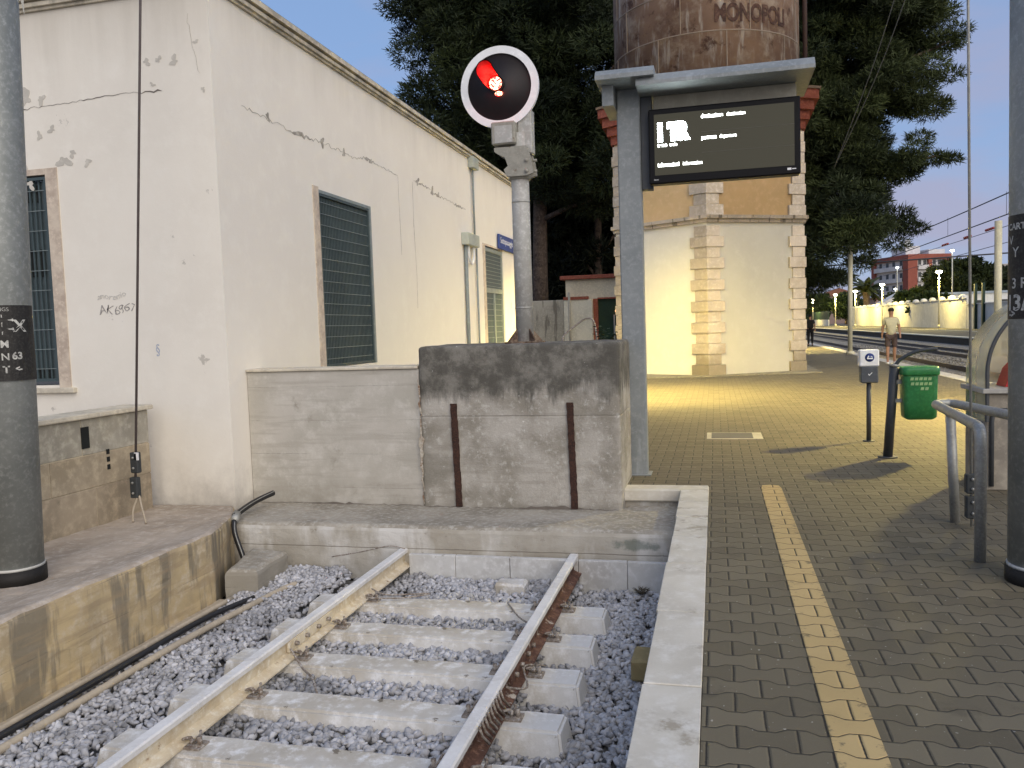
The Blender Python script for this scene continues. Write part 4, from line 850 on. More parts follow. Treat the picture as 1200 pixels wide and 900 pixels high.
q = MB(); pf = [(2.42, .887), (2.47, 1.04), (2.56, 1.14), (2.70, 1.18), (2.9, 1.18), (2.9, .887)]; q.extr(pf, 7.86, 8.1); q.build('red_panel', M('red_plastic', (0.42, 0.02, 0.02), 0.4, bump=0), kb)

# ------------------------------------------------------------------ litter bin on a post, ashtray
bn = thing('litter_bin', (1.80, 9.53, 0), 'green plastic litter bin hung on a dark post with a curved arm', 'bin')
q = MB(); q.tube([(1.795, 9.53, 0), (1.865, 9.53, 1.0)], .048, 18); q.build('post', dark_metal, bn)
q = MB(); q.tube([(1.795, 9.53, 0), (1.795, 9.53, .012)], .10, 18); q.build('foot_plate', dark_metal, bn)
q = MB(); q.tube([(1.86, 9.53, .985), (1.865, 9.53, 1.012)], .051, 18); q.build('post_cap', galv, bn)
wire('curved_arm', [(1.87, 9.53, .99), (1.92, 9.52, 1.06), (2.02, 9.5, 1.12), (2.12, 9.48, 1.155), (2.27, 9.46, 1.17)], .020, dark_metal, parent=bn)
def rrect(cx_, cy_, hx, hy, r_, z, n=5):
    pts = []
    for (sx_, sy, a0) in ((1, 1, 0), (-1, 1, 90), (-1, -1, 180), (1, -1, 270)):
        for k in range(n + 1): a = radians(a0 + 90 * k / n); pts.append((cx_ + sx_ * (hx - r_) + r_ * cos(a), cy_ + sy * (hy - r_) + r_ * sin(a), z))
    return pts
def loft(mb, rings, cap0=True, cap1=True):
    n = len(rings[0]); vs = [p for r_ in rings for p in r_]; fs = []
    for i in range(len(rings) - 1):
        for k in range(n): fs.append((i * n + k, i * n + (k + 1) % n, (i + 1) * n + (k + 1) % n, (i + 1) * n + k))
    if cap0: fs.append(tuple(range(n - 1, -1, -1)))
    if cap1: fs.append(tuple(range((len(rings) - 1) * n, len(rings) * n)))
    mb._add(vs, fs); return mb
q = MB(); q.smooth = True; cxb, cyb = 2.095, 9.50
loft(q, [rrect(cxb, cyb, .13, .10, .04, .425), rrect(cxb, cyb, .158, .125, .05, .45), rrect(cxb, cyb, .163, .13, .05, .60), rrect(cxb, cyb, .168, .135, .05, .88), rrect(cxb, cyb, .168, .135, .05, .90)])
body = q.build('bin_body', green_bin, bn)
q = MB(); q.smooth = True; loft(q, [rrect(cxb, cyb, .178, .145, .05, .895), rrect(cxb, cyb, .184, .150, .05, .91), rrect(cxb, cyb, .184, .150, .05, .955), rrect(cxb, cyb, .176, .142, .05, .985), rrect(cxb, cyb, .15, .12, .05, .975)]); q.build('rim', green_bin, bn)
q = MB()
for r_, n0, x0 in ((0, 5, 1.985), (1, 5, 1.99), (2, 2, 2.085)):
    for k in range(n0):
        x = x0 + k * .043; z = .845 - r_ * .052
        q.extr([(x, z), (x + .030, z), (x + .036, z + .030), (x + .006, z + .030)], cyb - .1385, cyb - .132 + .0)
q.build('perforations', pale_green, body)
q = MB(); q.box(1.85, 9.49, .60, 1.935, 9.53, .64); q.box(1.85, 9.49, .80, 1.935, 9.53, .84); q.build('bracket', galv, bn)
at_ = thing('ashtray_post', (1.815, 10.77, 0), 'white and grey ashtray box with a round blue smoking emblem on a thin dark post', 'ashtray')
q = MB(); q.tube([(1.815, 10.77, 0), (1.815, 10.77, .75)], .028, 12); q.build('post', dark_metal, at_)
q = MB(); q.tube([(1.815, 10.77, 0), (1.815, 10.77, .01)], .07, 14); q.build('foot_plate', dark_metal, at_)
q = MB(); q.bbox(1.70, 10.70, .925, 1.925, 10.84, 1.13, .012); q.build('white_box', white_paint, at_)
q = MB(); q.bbox(1.712, 10.695, .725, 1.915, 10.84, .923, .012); q.build('ash_box', M('anthracite_box', (0.085, 0.095, 0.11), 0.5), at_)
em = MB(); em.tube([(1.815, 10.6955, 1.035), (1.815, 10.699, 1.035)], .052, 24); emo = em.build('emblem', M('emblem_blue', (0.02, 0.045, 0.20), 0.5, bump=0), at_)
q = MB(); q.extr([(1.785, 1.015), (1.85, 1.015), (1.85, 1.03), (1.785, 1.03)], 10.694, 10.6953); q.extr([(1.785, 1.032), (1.80, 1.06), (1.812, 1.05), (1.80, 1.032)], 10.694, 10.6953); q.extr([(1.825, 1.045), (1.845, 1.035), (1.85, 1.04), (1.83, 1.055)], 10.694, 10.6953); q.build('cigarette_mark', white_paint, emo)
q = MB(); q.extr([(1.795, .83), (1.81, .812), (1.845, .85), (1.838, .853), (1.812, .826), (1.80, .838)], 10.690, 10.6945); q.build('tick_mark', white_paint, at_)

# drain cover
dc = thing('drain_cover', (.2, 11.25, 0), 'rectangular pale framed drain grate set in the paving', 'drain cover')
q = MB(); q.prism([(-.13, 10.93), (.58, 10.93), (.58, 11.56), (-.13, 11.56)], .001, .006); q.build('cover_frame', M('frame_stone', (0.46, 0.43, 0.34), 0.8), dc)
q = MB(); q.prism([(-.07, 11.0), (.46, 11.0), (.46, 11.50), (-.07, 11.50)], .0065, .010); q.build('grate', M('grate_grey', (0.13, 0.125, 0.11), 0.7, s2=60), dc)

# ------------------------------------------------------------------ information display
dp = thing('departure_display', (-.8, 8.4, 0), 'tall grey steel departures display with a lit black screen under a small canopy', 'display')
q = MB(); q.bbox(-.915, 8.30, 0, -.685, 8.46, 3.85, .012); q.build('post', grey_paint, dp)
q = MB(); q.bbox(-.95, 8.26, 0, -.65, 8.50, .012, .004); q.build('foot_plate', grey_paint, dp)
q = MB(); q.extr([(7.93, 3.765), (8.92, 3.765), (8.92, 3.80), (8.85, 3.875), (8.0, 3.875), (7.93, 3.80)], -.69, .905, 'X'); q.build('canopy', grey_paint, dp)
q = MB(); q.extr([(7.90, 3.845), (8.90, 3.845), (8.90, 3.885), (8.84, 3.945), (7.97, 3.945), (7.90, 3.885)], -1.07, -.52, 'X'); q.build('canopy_end', grey_paint, dp)
q = MB(); q.box(-1.03, 8.1, 3.65, -.92, 8.7, 3.843); q.build('canopy_bracket', grey_paint, dp)
q = MB(); q.bbox(-.56, 8.36, 2.9, .78, 8.44, 3.763, .004); q.build('back_panel', M('back_panel_beige', (0.34, 0.325, 0.27), 0.7, streak=(0.28, 0.27, 0.22)), dp)
q = MB(); q.bbox(-.684, 8.33, 2.86, -.575, 8.45, 3.76, .004); q.build('side_channel', dark_metal, dp)
q = MB(); q.bbox(-.60, 8.20, 2.885, .80, 8.34, 3.60, .012); scr = q.build('screen_housing', M('screen_black', (0.006, 0.006, 0.007), 0.45, bump=0, spec=.15), dp)
def screen_mat():
    m, t, b = newmat('screen_glass'); b.inputs['Base Color'].default_value = (0.020, 0.019, 0.015, 1); b.inputs['Specular IOR Level'].default_value = .12; b.inputs['Roughness'].default_value = .3; b.inputs['Emission Color'].default_value = (0.75, 0.70, 0.48, 1); b.inputs['Emission Strength'].default_value = .022; return m
q = MB(); q.box(-.545, 8.196, 2.965, .745, 8.2, 3.545); scg = q.build('screen', screen_mat(), scr)
q = MB()
for z in (3.345, 3.15): q.box(-.10, 8.1945, z, .745, 8.1958, z + .003)
q.build('divider_line', M('screen_line', (0.09, 0.085, 0.07), 0.4, bump=0), scg)
em_txt = emis('screen_text', (0.95, 1.0, 0.92), 3.0); em_num = emis('screen_number', (0.90, 1.0, 1.0), 14.0)
for (txt, x, z, s, bo) in (('destinazione', -.10, 3.475, .052, .0015), ('destination', .135, 3.475, .050, 0), ('partenza', -.10, 3.275, .052, .0015), ('departure', .068, 3.275, .050, 0), ('treno', -.515, 3.235, .052, .0015), ('train', -.40, 3.235, .050, 0), ('informazioni', -.515, 3.045, .052, .0015), ('information', -.278, 3.045, .050, 0)):
    text_mesh('display_text', txt, s, at(x, 8.1945, z), em_txt, scg, .0006, None, bo, sx=.78)
text_mesh('display_number', '1 TR', .20, at(-.525, 8.194, 3.305), em_num, scg, .0008, None, .021, sx=.74)  # strokes fattened until they merge, glare built into the letter shapes
text_mesh('maker_mark', '4mm', .022, at(-.555, 8.1985, 2.918), white_paint, scr, .0005)
q = MB(); q.box(.68, 8.1975, 2.925, .715, 8.1995, 2.945); q.box(.722, 8.1975, 2.931, .758, 8.1995, 2.939); q.build('maker_badge', white_paint, scr)

# ------------------------------------------------------------------ red signal
sn = thing('railway_signal', (-1.86, 8.0, 1.385), 'round black railway signal with white rim and red light on a grey mast', 'signal')
SX, SY = -1.815, 7.86
q = MB(); q.tube([(SX, SY, 1.385), (SX, SY, 3.40)], .087, 24); mast = q.build('mast', signal_grey, sn)
q = MB(); q.tube([(SX, SY, 2.74), (SX, SY, 2.755)], .089, 24); q.tube([(SX, SY, 2.28), (SX, SY, 2.286)], .088, 24); q.tube([(SX, SY, 1.72), (SX, SY, 1.735)], .089, 24); q.build('clamp_band', galv, mast)
q = MB(); q.bbox(SX - .17, SY - .17, 1.37, SX + .17, SY + .17, 1.40, .005)
for a in range(4):
    dx, dy = cos(a * pi / 2 + pi / 4), sin(a * pi / 2 + pi / 4)
    px, py = -dy * .006, dx * .006
    vs = [(SX + dx * r_ + s * px, SY + dy * r_ + s * py, z) for s in (-1, 1) for (r_, z) in ((.08, 1.40), (.20, 1.40), (.08, 1.53))]
    q._add(vs, [(0, 1, 2), (5, 4, 3), (0, 3, 4, 1), (1, 4, 5, 2), (2, 5, 3, 0)])
q.build('base_plate', M('rusty_plate', (0.16, 0.11, 0.075), .9, dark=(0.07, 0.045, 0.032), light=(0.30, 0.25, 0.19), s1=14, bump=.5), sn)
q = MB(); q.bbox(SX + .0, SY - .05, 3.2, SX + .14, SY + .09, 3.62, .01); q.build('back_bracket', signal_grey, sn)
# cast swan bracket
q = MB(); prof = [(-.215, 3.26), (.10, 3.26), (.14, 3.14), (.16, 3.00), (.10, 2.98), (-.10, 2.98), (-.125, 3.05), (-.085, 3.08), (-.11, 3.16), (-.19, 3.205), (-.215, 3.225)]
q.extr([(SX + a, z) for a, z in prof], SY - .135, SY - .095); q.extr([(SX + a, z) for a, z in prof], SY + .03, SY + .07)
q.box(SX - .21, SY - .094, 3.235, SX + .10, SY + .029, 3.26)
q.tube([(SX, SY, 2.96), (SX, SY, 3.06)], .105, 20)
for z in (3.02, 3.12): q.tube([(SX + .10, SY - .15, z), (SX + .10, SY - .16, z)], .018, 8); q.tube([(SX + .15, SY - .09, z), (SX + .19, SY - .09, z)], .014, 8)
q.build('cast_bracket', bracket_m, sn)
q = MB(); q.bbox(SX - .235, SY - .15, 3.285, SX + .0, SY + .08, 3.50, .012); cb = q.build('control_box', bracket_m, sn)
q = MB(); q.box(SX - .20, SY - .1525, 3.30, SX - .03, SY - .1502, 3.46); q.build('box_lid', signal_grey, cb)
dcx, dcz, dy0 = -1.975, 3.845, 7.80
q = MB(); q.tube([(dcx, dy0, dcz), (dcx, dy0 + .03, dcz)], .315, 64); q.build('target_disc', black_paint, sn)
q = MB(); n = 64; vs = []
for (rr, yy) in ((.315, dy0 - .012), (.385, dy0 - .012), (.385, dy0 + .03), (.315, dy0 + .03)):
    for k in range(n): a = 2 * pi * k / n; vs.append((dcx + rr * cos(a), yy, dcz + rr * sin(a)))
fs = [(j * n + k, j * n + (k + 1) % n, ((j + 1) % 4) * n + (k + 1) % n, ((j + 1) % 4) * n + k) for j in range(4) for k in range(n)]
q._add(vs, fs); q.build('white_rim', white_paint, sn)
q = MB(); q.smooth = True; q.tube([(dcx, dy0 + .03, dcz), (dcx, dy0 + .22, dcz)], [.20, .13], 24); q.build('lamp_housing', black_paint, sn)
lx, lz = -2.005, 3.875
def lens_mat():
    m, t, b = newmat('red_lens_lit'); g = t.nodes.new('ShaderNodeTexCoord').outputs['Object']; nn = noise(t, g, 42, 2, .5)
    b.inputs['Base Color'].default_value = (.5, .01, .01, 1); t.links.new(mixc(t, ramp(t, nn, .45, .58), (1.0, .02, .02), (1.0, .50, .28)), b.inputs['Emission Color']); b.inputs['Emission Strength'].default_value = 3.2; return m
q = MB(); q.sphere((lx, dy0 - .035, lz), .062, 20, (1, .45, 1)); q.build('red_lens', lens_mat(), sn)
q = MB(); q.tube([(lx, dy0 - .03, lz), (lx, dy0 + .0, lz)], .082, 24); q.build('lens_ring', black_paint, sn)
q = MB(); q.sphere((lx + .03, dy0 - .03, lz - .098), .034, 14, (1.15, .4, .65)); q.build('lower_lens', lens_mat(), sn)
# visor: half tube that sweeps forward and up
n = 14; vs = []; N = 10
for i in range(N + 1):
    s = i / N; yy = dy0 - .01 - .30 * s; up_ = .10 * s * s
    for k in range(n + 1):
        a = radians(15 + 200 * k / n); rr = .074 + .002 * s
        vs.append((lx - .03 * s + rr * cos(a), yy, lz + up_ * .5 + rr * sin(a) * (1 + .1 * s)))
vs2 = [(x * 1.0, y, z) for x, y, z in vs]
fs = [(i * (n + 1) + k, i * (n + 1) + k + 1, (i + 1) * (n + 1) + k + 1, (i + 1) * (n + 1) + k) for i in range(N) for k in range(n)]
q = MB(); q.smooth = True; q._add(vs, fs); vo = q.build('visor_glow_shell', [lens_red_hood], sn)  # inner shell coloured red to stand for the lens glow
vs3 = [((x - lx + .03 * ((dy0 - .01 - y) / .30)) * 1.10 + lx - .03 * ((dy0 - .01 - y) / .30), y, (z - lz) * 1.08 + lz) for x, y, z in vs]
q = MB(); q.smooth = True; q._add(vs3, fs); q.build('visor', [black_paint], sn)
ld = bpy.data.lights.new('signal_light', 'POINT'); ld.energy = 0.5; ld.color = (1, .03, .03); ld.shadow_soft_size = .03; lo = bpy.data.objects.new('signal_light', ld); lo.location = Vector((lx - .01, dy0 - .12, lz)) - Vector(sn.location); lo.parent = sn; COL.objects.link(lo)
wire('bent_pipe', [(-1.58, 9.6, 1.2), (-1.80, 9.8, 1.38), (-1.62, 9.9, 1.56), (-1.50, 9.9, 1.62), (-1.42, 9.9, 1.56), (-1.38, 9.9, 1.2)], .012, iron, 'thin bent iron rod sticking up behind the buffer block', 'rod')

# ================================================================== WATER TOWER
TCX, TCY, TR = -.19, 26.85, 3.12
def octv(r_, k): a = radians(-90 + 60 * k); return (TCX + r_ * cos(a), TCY + r_ * sin(a))
def octp(r_): return [octv(r_, k) for k in range(8)]
wt = thing('water_tower', (TCX, TCY, 0), 'faceted cream and ochre masonry water tower with stone quoins and a rusty cylindrical tank', 'water tower')
q = MB(); q.prism(octp(TR), 0.01, 4.30); q.build('lower_wall', tower_low, wt)
q = MB(); q.prism(octp(TR - .01), 4.50, 7.0); q.build('upper_wall', tower_up, wt)
q = MB(); q.prism(octp(TR + .09), 4.302, 4.40); q.prism(octp(TR + .17), 4.402, 4.498); q.build('string_course', band_m, wt)
def quoin(k, z0, z1, name):
    q = MB(); vx, vy = octv(TR, k); z = z0; i = 0; R = random.Random(k + int(z0))
    pv = octv(TR, k - 1); nv = octv(TR, k + 1)
    d0 = Vector((pv[0] - vx, pv[1] - vy)).normalized(); d1 = Vector((nv[0] - vx, nv[1] - vy)).normalized(); outd = Vector((vx - TCX, vy - TCY)).normalized()
    while z < z1 - .1:
        h = min(.30, z1 - z); L_ = (.50 if i % 2 == 0 else .38); pr_ = (.075 if i % 2 == 0 else .045) + R.uniform(-.008, .008)
        n0 = Vector((-d0.y, d0.x)); n0 = n0 if n0.dot(outd) > 0 else -n0; n1 = Vector((-d1.y, d1.x)); n1 = n1 if n1.dot(outd) > 0 else -n1
        V = Vector((vx, vy)); c_ = V + outd * (pr_ / cos(radians(30)))
        A = V + d0 * L_ + n0 * pr_; A2 = V + d0 * L_ - n0 * .05; B = V + d1 * L_ + n1 * pr_; B2 = V + d1 * L_ - n1 * .05; C_ = V - outd * .1
        q.prism([tuple(A2), tuple(A), tuple(c_), tuple(B), tuple(B2), tuple(C_)], z + .006, z + h - .006); z += h; i += 1
    return q.build('quoins', quoin_m, wt)
for k in range(6):
    quoin(k, 0.02, 4.30, 'q'); quoin(k, 4.50, 6.95, 'q')
q = MB(); q.prism(octp(TR + .10), 6.95, 7.2); q.prism(octp(TR + .22), 7.2, 7.45); q.prism(octp(TR + .36), 7.45, 7.72); q.prism(octp(TR + .50), 7.72, 7.98); q.build('cornice', red_corn, wt)
q = MB(); q.prism(octp(TR + .56), 7.982, 8.05); q.build('roof_slab', M('slab_brown', (0.22, 0.16, 0.11), 0.9), wt)
RT = 2.78
def cyl(mb, r_, z0, z1, n=72):
    mb.smooth = True; vs = [(TCX + r_ * cos(2 * pi * k / n), TCY + r_ * sin(2 * pi * k / n), z) for z in (z0, z1) for k in range(n)]; fs = [(k, (k + 1) % n, n + (k + 1) % n, n + k) for k in range(n)] + [tuple(range(n - 1, -1, -1)), tuple(range(n, 2 * n))]
    mb._add(vs, fs); mb.smooth = False
q = MB(); cyl(q, RT, 8.052, 14.2); tk = q.build('tank', tank_m, wt)
q = MB(); cyl(q, RT + .015, 8.06, 8.2); cyl(q, RT + .012, 9.58, 9.61); cyl(q, RT + .012, 10.75, 10.78); cyl(q, RT + .012, 12.2, 12.23)
for (z0, z1, a_) in ((8.2, 9.58, 3), (9.611, 10.75, 17), (10.781, 12.2, 3)):
    for k in range(9):
        a = radians(a_ + k * 40); q.box(-.012, -.02, z0, .012, .012, z1, Matrix.Translation((TCX + RT * cos(a), TCY + RT * sin(a), 0)) @ Matrix.Rotation(a + pi / 2, 4, 'Z'))
q.build('seams', tank_seam, tk)
def wrap(p): a = radians(-84) + p.x / RT; rr = RT + .016 + p.z; return Vector((TCX + rr * cos(a), TCY + rr * sin(a), 9.84 + p.y))
text_mesh('lettering', 'MONOPOLI', .66, None, tank_let, tk, .002, wrap, .024, sx=.66)
q = MB(); q.tube([(2.72, 26.4, 7.8), (2.72, 26.4, 14)], .07, 10); q.build('downpipe', M('pipe_dark', (0.05, 0.03, 0.025), 0.8), wt)
# two thin wires from tower to pole
for dx in (0, .35):
    wire('overhead_wire', [(5.3 + dx, 23.0, 12.2), (4.15 + dx * .6, 23.1, 8.3), (3.1, 23.4, 5.45)], .010, M('wire_grey', (0.05, 0.048, 0.04), 0.6), 'thin slack wire hanging down in front of the right pine, %s of the pair' % ('left' if dx == 0 else 'right'), 'wire')

# ================================================================== OUTBUILDING AND YARD WALL
ob = thing('outbuilding', (-3.9, 34, 0), 'small cream outbuilding with a red roof edge and a green door beside the tower', 'shed')
ob_m = M('outbuilding_plaster', (0.62, 0.56, 0.42), 0.9)
q = MB(); panel_wall(q, 'Y', 33.2, .2, -5.9, -1.0, 0, 3.42, [(-4.72, 0.02, -3.5, 2.62)]); q.box(-5.9, 33.4, 0, -5.7, 38, 3.42); q.build('wall', ob_m, ob)
q = MB(); q.bbox(-6.1, 33.0, 3.422, -1.0, 38, 3.58, .02); q.build('roof', red_corn, ob)
q = MB(); q.box(-4.62, 33.28, .02, -3.5, 33.34, 2.6); dro = q.build('door', M('door_green', (0.012, 0.035, 0.018), 0.6), ob)
q = MB(); q.box(-4.78, 33.15, 0, -4.60, 33.33, 2.62); q.box(-4.6, 33.15, 2.60, -3.4, 33.2, 2.66); q.build('door_frame', red_corn, ob)
q = MB(); q.box(-3.98, 33.25, .02, -3.93, 33.29, 1.95); q.build('door_rail', galv, ob)
q = MB(); q.bbox(-5.95, 32.9, 0, -4.80, 33.18, 2.60, .01); q.build('front_pier', white_paint if False else M('pier_white', (0.66, 0.62, 0.5), 0.9), ob)
q = MB(); q.box(-5.95, 32.86, 2.602, -4.95, 33.16, 2.72); q.build('pier_cap', red_corn, ob)
yw = thing('yard_wall', (-8, 33, 0), 'stained grey cement wall under the pines beyond the signal mast', 'wall')
q = MB(); q.bbox(-14, 33.0, 0, -5.97, 33.25, 2.62, .02); q.build('wall_body', M('stained_cement', (0.40, 0.37, 0.30), 0.9, dark=(0.28, 0.26, 0.21), streak=(0.14, 0.125, 0.10), streak_th=(0.52, 0.62), s1=1), yw)
q = MB(); q.tube([(-5.70, 32.8, 0), (-5.70, 32.8, 2.9)], .05, 8); q.build('pipe', M('pipe_cream', (0.4, 0.36, 0.28), 0.7), yw)

# ================================================================== VEGETATION
def leaves(centers, radii, n_each, ll, lw, droop=0., up=0.3, seedtone=0.5):
    """thin quads spread in ellipsoid clumps; returns V,F,tone"""
    Vs = []; Ts = []
    for c_, r_, n_ in zip(centers, radii, n_each):
        n_ = int(n_)
        d = RNG.normal(size=(n_, 3)); d /= np.linalg.norm(d, axis=1)[:, None]
        rad = RNG.uniform(.25, 1, size=(n_, 1)) ** .55
        p = np.array(c_) + d * rad * np.array(r_)
        dirv = d * np.array([1, 1, .8]) + RNG.normal(size=(n_, 3)) * .55 + np.array([0, 0, up]); dirv /= np.linalg.norm(dirv, axis=1)[:, None]
        side = np.cross(dirv, RNG.normal(size=(n_, 3))); side /= np.linalg.norm(side, axis=1)[:, None]
        l = RNG.uniform(.6, 1.25, size=(n_, 1)) * ll; w_ = RNG.uniform(.7, 1.3, size=(n_, 1)) * lw
        a = p - side * w_ * .5; b_ = p + side * w_ * .5; c2 = p + dirv * l + side * w_ * .18; d2 = p + dirv * l - side * w_ * .18
        Vs.append(np.stack([a, b_, c2, d2], 1).reshape(-1, 3))
        base = np.clip(RNG.normal(seedtone, .22), 0, 1)
        Ts.append(np.clip(base + RNG.normal(0, .13, n_), 0, 1))
    V = np.vstack(Vs); F = np.arange(len(V)).reshape(-1, 4); return V, F, np.concatenate(Ts)
def clumps_in(ells, n, cr, surf=.55, squash=.6):
    """clump centres in a union of ellipsoids (cx,cy,cz,rx,ry,rz), mostly near the surface"""
    vol = np.array([e_[3] * e_[4] * e_[5] for e_ in ells]) ** .67; vol /= vol.sum(); C_ = []; R_ = []
    for _ in range(n):
        e_ = ells[RNG.choice(len(ells), p=vol)]; d = RNG.normal(size=3); d /= np.linalg.norm(d)
        rad = RNG.uniform(surf, 1.0) if RNG.random() < .8 else RNG.uniform(.1, surf); s = RNG.uniform(.7, 1.3) * cr
        C_.append((e_[0] + d[0] * e_[3] * rad, e_[1] + d[1] * e_[4] * rad, e_[2] + d[2] * e_[5] * rad)); R_.append((s, s, s * squash))
    return C_, R_
def tree(name, label, cat, trunk, limbs, ells, nclump, cr, nleaf, ll, lw, leafm, group=None, surf=.55, up=.3, tr=.4, squash=.6, extra=None):
    t = thing(name, (trunk[0][0], trunk[0][1], trunk[0][2]), label, cat, group)
    q = MB(); N = len(trunk); q.tube(trunk, [tr * (1 - .6 * i / (N - 1)) for i in range(N)], 12)
    for lb in limbs: q.tube(lb, [tr * .35 * (1 - .7 * i / (len(lb) - 1)) for i in range(len(lb))], 7)
    q.build('trunk', bark, t)
    C_, R_ = clumps_in(ells, nclump, cr, surf, squash)
    if extra: 
        for e_ in extra: C_.append(e_[:3]); R_.append(e_[3:])
    V, F, T = leaves(C_, R_, [nleaf * (r_[0] / cr) ** 2 for r_ in R_], ll, lw, up=up)
    fastmesh('crown', V, F, leafm, T, t); return t
# left pine
tree('pine_tree', 'tall dense pine with a straight bare trunk, behind the railway signal', 'pine tree',
     [(-8.0, 38, 0), (-7.95, 38, 4), (-7.8, 38, 9), (-7.7, 38, 13), (-7.4, 38, 18)],
     [[(-7.9, 38, 8), (-10, 37.5, 10.5), (-13, 37, 13)], [(-7.8, 38, 9), (-5.5, 38, 11.5), (-3.5, 37.5, 14)], [(-7.7, 38, 11), (-9.5, 37, 14), (-12, 36, 17)], [(-7.9, 38, 6.5), (-6.4, 37.6, 7.0), (-5.3, 37.4, 7.2)]],
     [(-8.8, 38, 16.5, 5.4, 5, 4.6), (-5.2, 38, 14.5, 5.0, 5, 5.2), (-11.3, 37.5, 13.4, 2.9, 3.5, 2.3), (-9.8, 38, 10.8, 3.6, 4, 2.4), (-5.0, 38, 9.5, 4.2, 4, 3.0), (-12.0, 37.5, 16.3, 2.2, 3, 2.0), (-7.2, 39.5, 11.5, 5.0, 3, 4)],
     560, .95, 600, .25, .048, pine_leaf, 'tall pines behind the station', tr=.42)
# dense darker pine behind filling the gap
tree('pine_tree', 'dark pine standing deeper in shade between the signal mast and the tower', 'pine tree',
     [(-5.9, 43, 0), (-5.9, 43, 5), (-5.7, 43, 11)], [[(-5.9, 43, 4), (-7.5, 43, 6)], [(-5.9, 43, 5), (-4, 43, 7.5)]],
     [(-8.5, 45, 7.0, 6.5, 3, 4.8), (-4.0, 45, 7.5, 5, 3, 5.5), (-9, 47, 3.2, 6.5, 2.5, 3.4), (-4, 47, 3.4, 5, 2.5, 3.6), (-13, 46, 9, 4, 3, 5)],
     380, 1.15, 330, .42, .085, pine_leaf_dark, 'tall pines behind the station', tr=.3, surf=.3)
# right pine
tree('pine_tree', 'huge feathery pine spreading right from behind the water tower', 'pine tree',
     [(3.2, 40, 0), (3.3, 40, 6), (3.6, 40, 12), (4.0, 40, 18)],
     [[(3.3, 40, 4.5), (5.5, 39.5, 5.2), (8, 39, 5.5)], [(3.3, 40, 4.2), (4.6, 37.5, 4.6), (5.4, 35.6, 4.9)], [(3.4, 40, 7), (6.5, 39.5, 8), (9.5, 39, 8.3)], [(3.5, 40, 10), (6.5, 39.5, 12), (9.8, 39, 13)], [(3.7, 40, 13), (6.5, 39.5, 16), (8.5, 39.5, 19)]],
     [(5.2, 40, 14.5, 4.8, 5, 5.6), (4.2, 40.5, 10.5, 4.2, 3, 8.5), (8.0, 39.6, 14.8, 2.5, 3, 2.8), (7.6, 39.5, 12.2, 2.6, 3, 2.6), (5.2, 40, 9.5, 3.4, 4, 3.0), (7.6, 39.5, 8.2, 2.1, 2.4, 1.0), (4.8, 40, 6.2, 3.2, 3.5, 2.0), (7.0, 39.5, 5.3, 1.8, 2, .8), (3.6, 40, 3.9, 1.9, 2.5, 1.5), (7.5, 40, 16.8, 2.6, 3, 2.8), (4.2, 40, 2.9, 1.5, 2, 1.2)],
     640, .78, 620, .24, .040, pine_leaf_r, 'tall pines behind the station', tr=.45, surf=.45, squash=.5,
     extra=[(5.1, 35.4, 4.45, .7, .5, .35), (5.9, 35.5, 4.6, .7, .5, .35), (4.4, 35.6, 4.2, .7, .5, .5), (5.4, 35.7, 5.1, 1.1, .6, .5), (6.4, 35.8, 5.2, .8, .6, .35), (5.6, 35.9, 5.9, 1.2, .6, .6), (9.6, 39.3, 13.0, .75, .6, .28), (10.2, 39.2, 13.5, .55, .5, .3), (8.9, 39.3, 11.6, .8, .6, .3), (9.2, 39.2, 8.2, .9, .6, .25), (9.8, 39, 8.1, .55, .4, .2), (8.4, 39.3, 5.3, .7, .5, .25), (8.7, 39.2, 9.2, .6, .5, .2), (5.6, 39.8, 3.3, .6, .6, .3), (6.3, 39.6, 3.9, .7, .6, .3), (9.4, 39.3, 15.4, .7, .6, .3), (9.0, 39.4, 14.3, .8, .6, .3)])
# weed on the block
def small_plant(name, c, n, h, label, leafm):
    V = []; T = []
    t = thing(name, c, label, 'plant')
    for s in range(n):
        a = RNG.uniform(0, 2 * pi); d = np.array([cos(a) * .5, sin(a) * .5, 1.0]); d /= np.linalg.norm(d); L_ = h * RNG.uniform(.6, 1)
        for k in range(10):
            p = np.array(c) + d * L_ * (k + 1) / 10; b_ = RNG.uniform(0, 2 * pi); dv = np.array([cos(b_), sin(b_), .3]); sd_ = np.array([-sin(b_), cos(b_), .1]); l = .05; w_ = .02
            V += [p - sd_ * w_ * .3, p + dv * l * .5 - sd_ * w_, p + dv * l, p + dv * l * .5 + sd_ * w_]; T.append(RNG.uniform(.3, 1))
    V = np.array(V); fastmesh('foliage', V, np.arange(len(V)).reshape(-1, 4), leafm, np.array(T), t)
small_plant('weed', (-1.12, 8.62, 1.22), 9, .34, 'small leafy weed growing behind the top of the buffer block', broad_leaf)

# ================================================================== FAR SIDE OF THE STATION
def emissive_lamp(x, y, h, label, group, power, headr=.32, polem=cream_lamp, mat=None, double=True):
    t = thing('street_lamp', (x, y, 0), label, 'street lamp', group)
    q = MB(); q.tube([(x, y, 0), (x, y, h)], .075, 10); q.tube([(x, y, 0), (x, y, .4)], .12, 10); q.build('pole', polem, t)
    q = MB(); q.tube([(x, y, h), (x, y, h + .10)], [headr * 1.15, headr * .5], 14); cap = q.build('lamp_cap', polem, t)
    q = MB(); q.sphere((x, y, h - .12), headr, 12, (1.1, 1.1, .5)); q.build('lamp_globe', mat or emis('lamp_glow', (1.0, .93, .66), 9.0), t)
    if power:
        ld = bpy.data.lights.new('lamp_light', 'POINT'); ld.energy = power; ld.color = LAMP_COL; ld.shadow_soft_size = .25
        lo = bpy.data.objects.new('lamp_light', ld); lo.location = (0, 0, h - .55); lo.parent = t; COL.objects.link(lo)
    return t
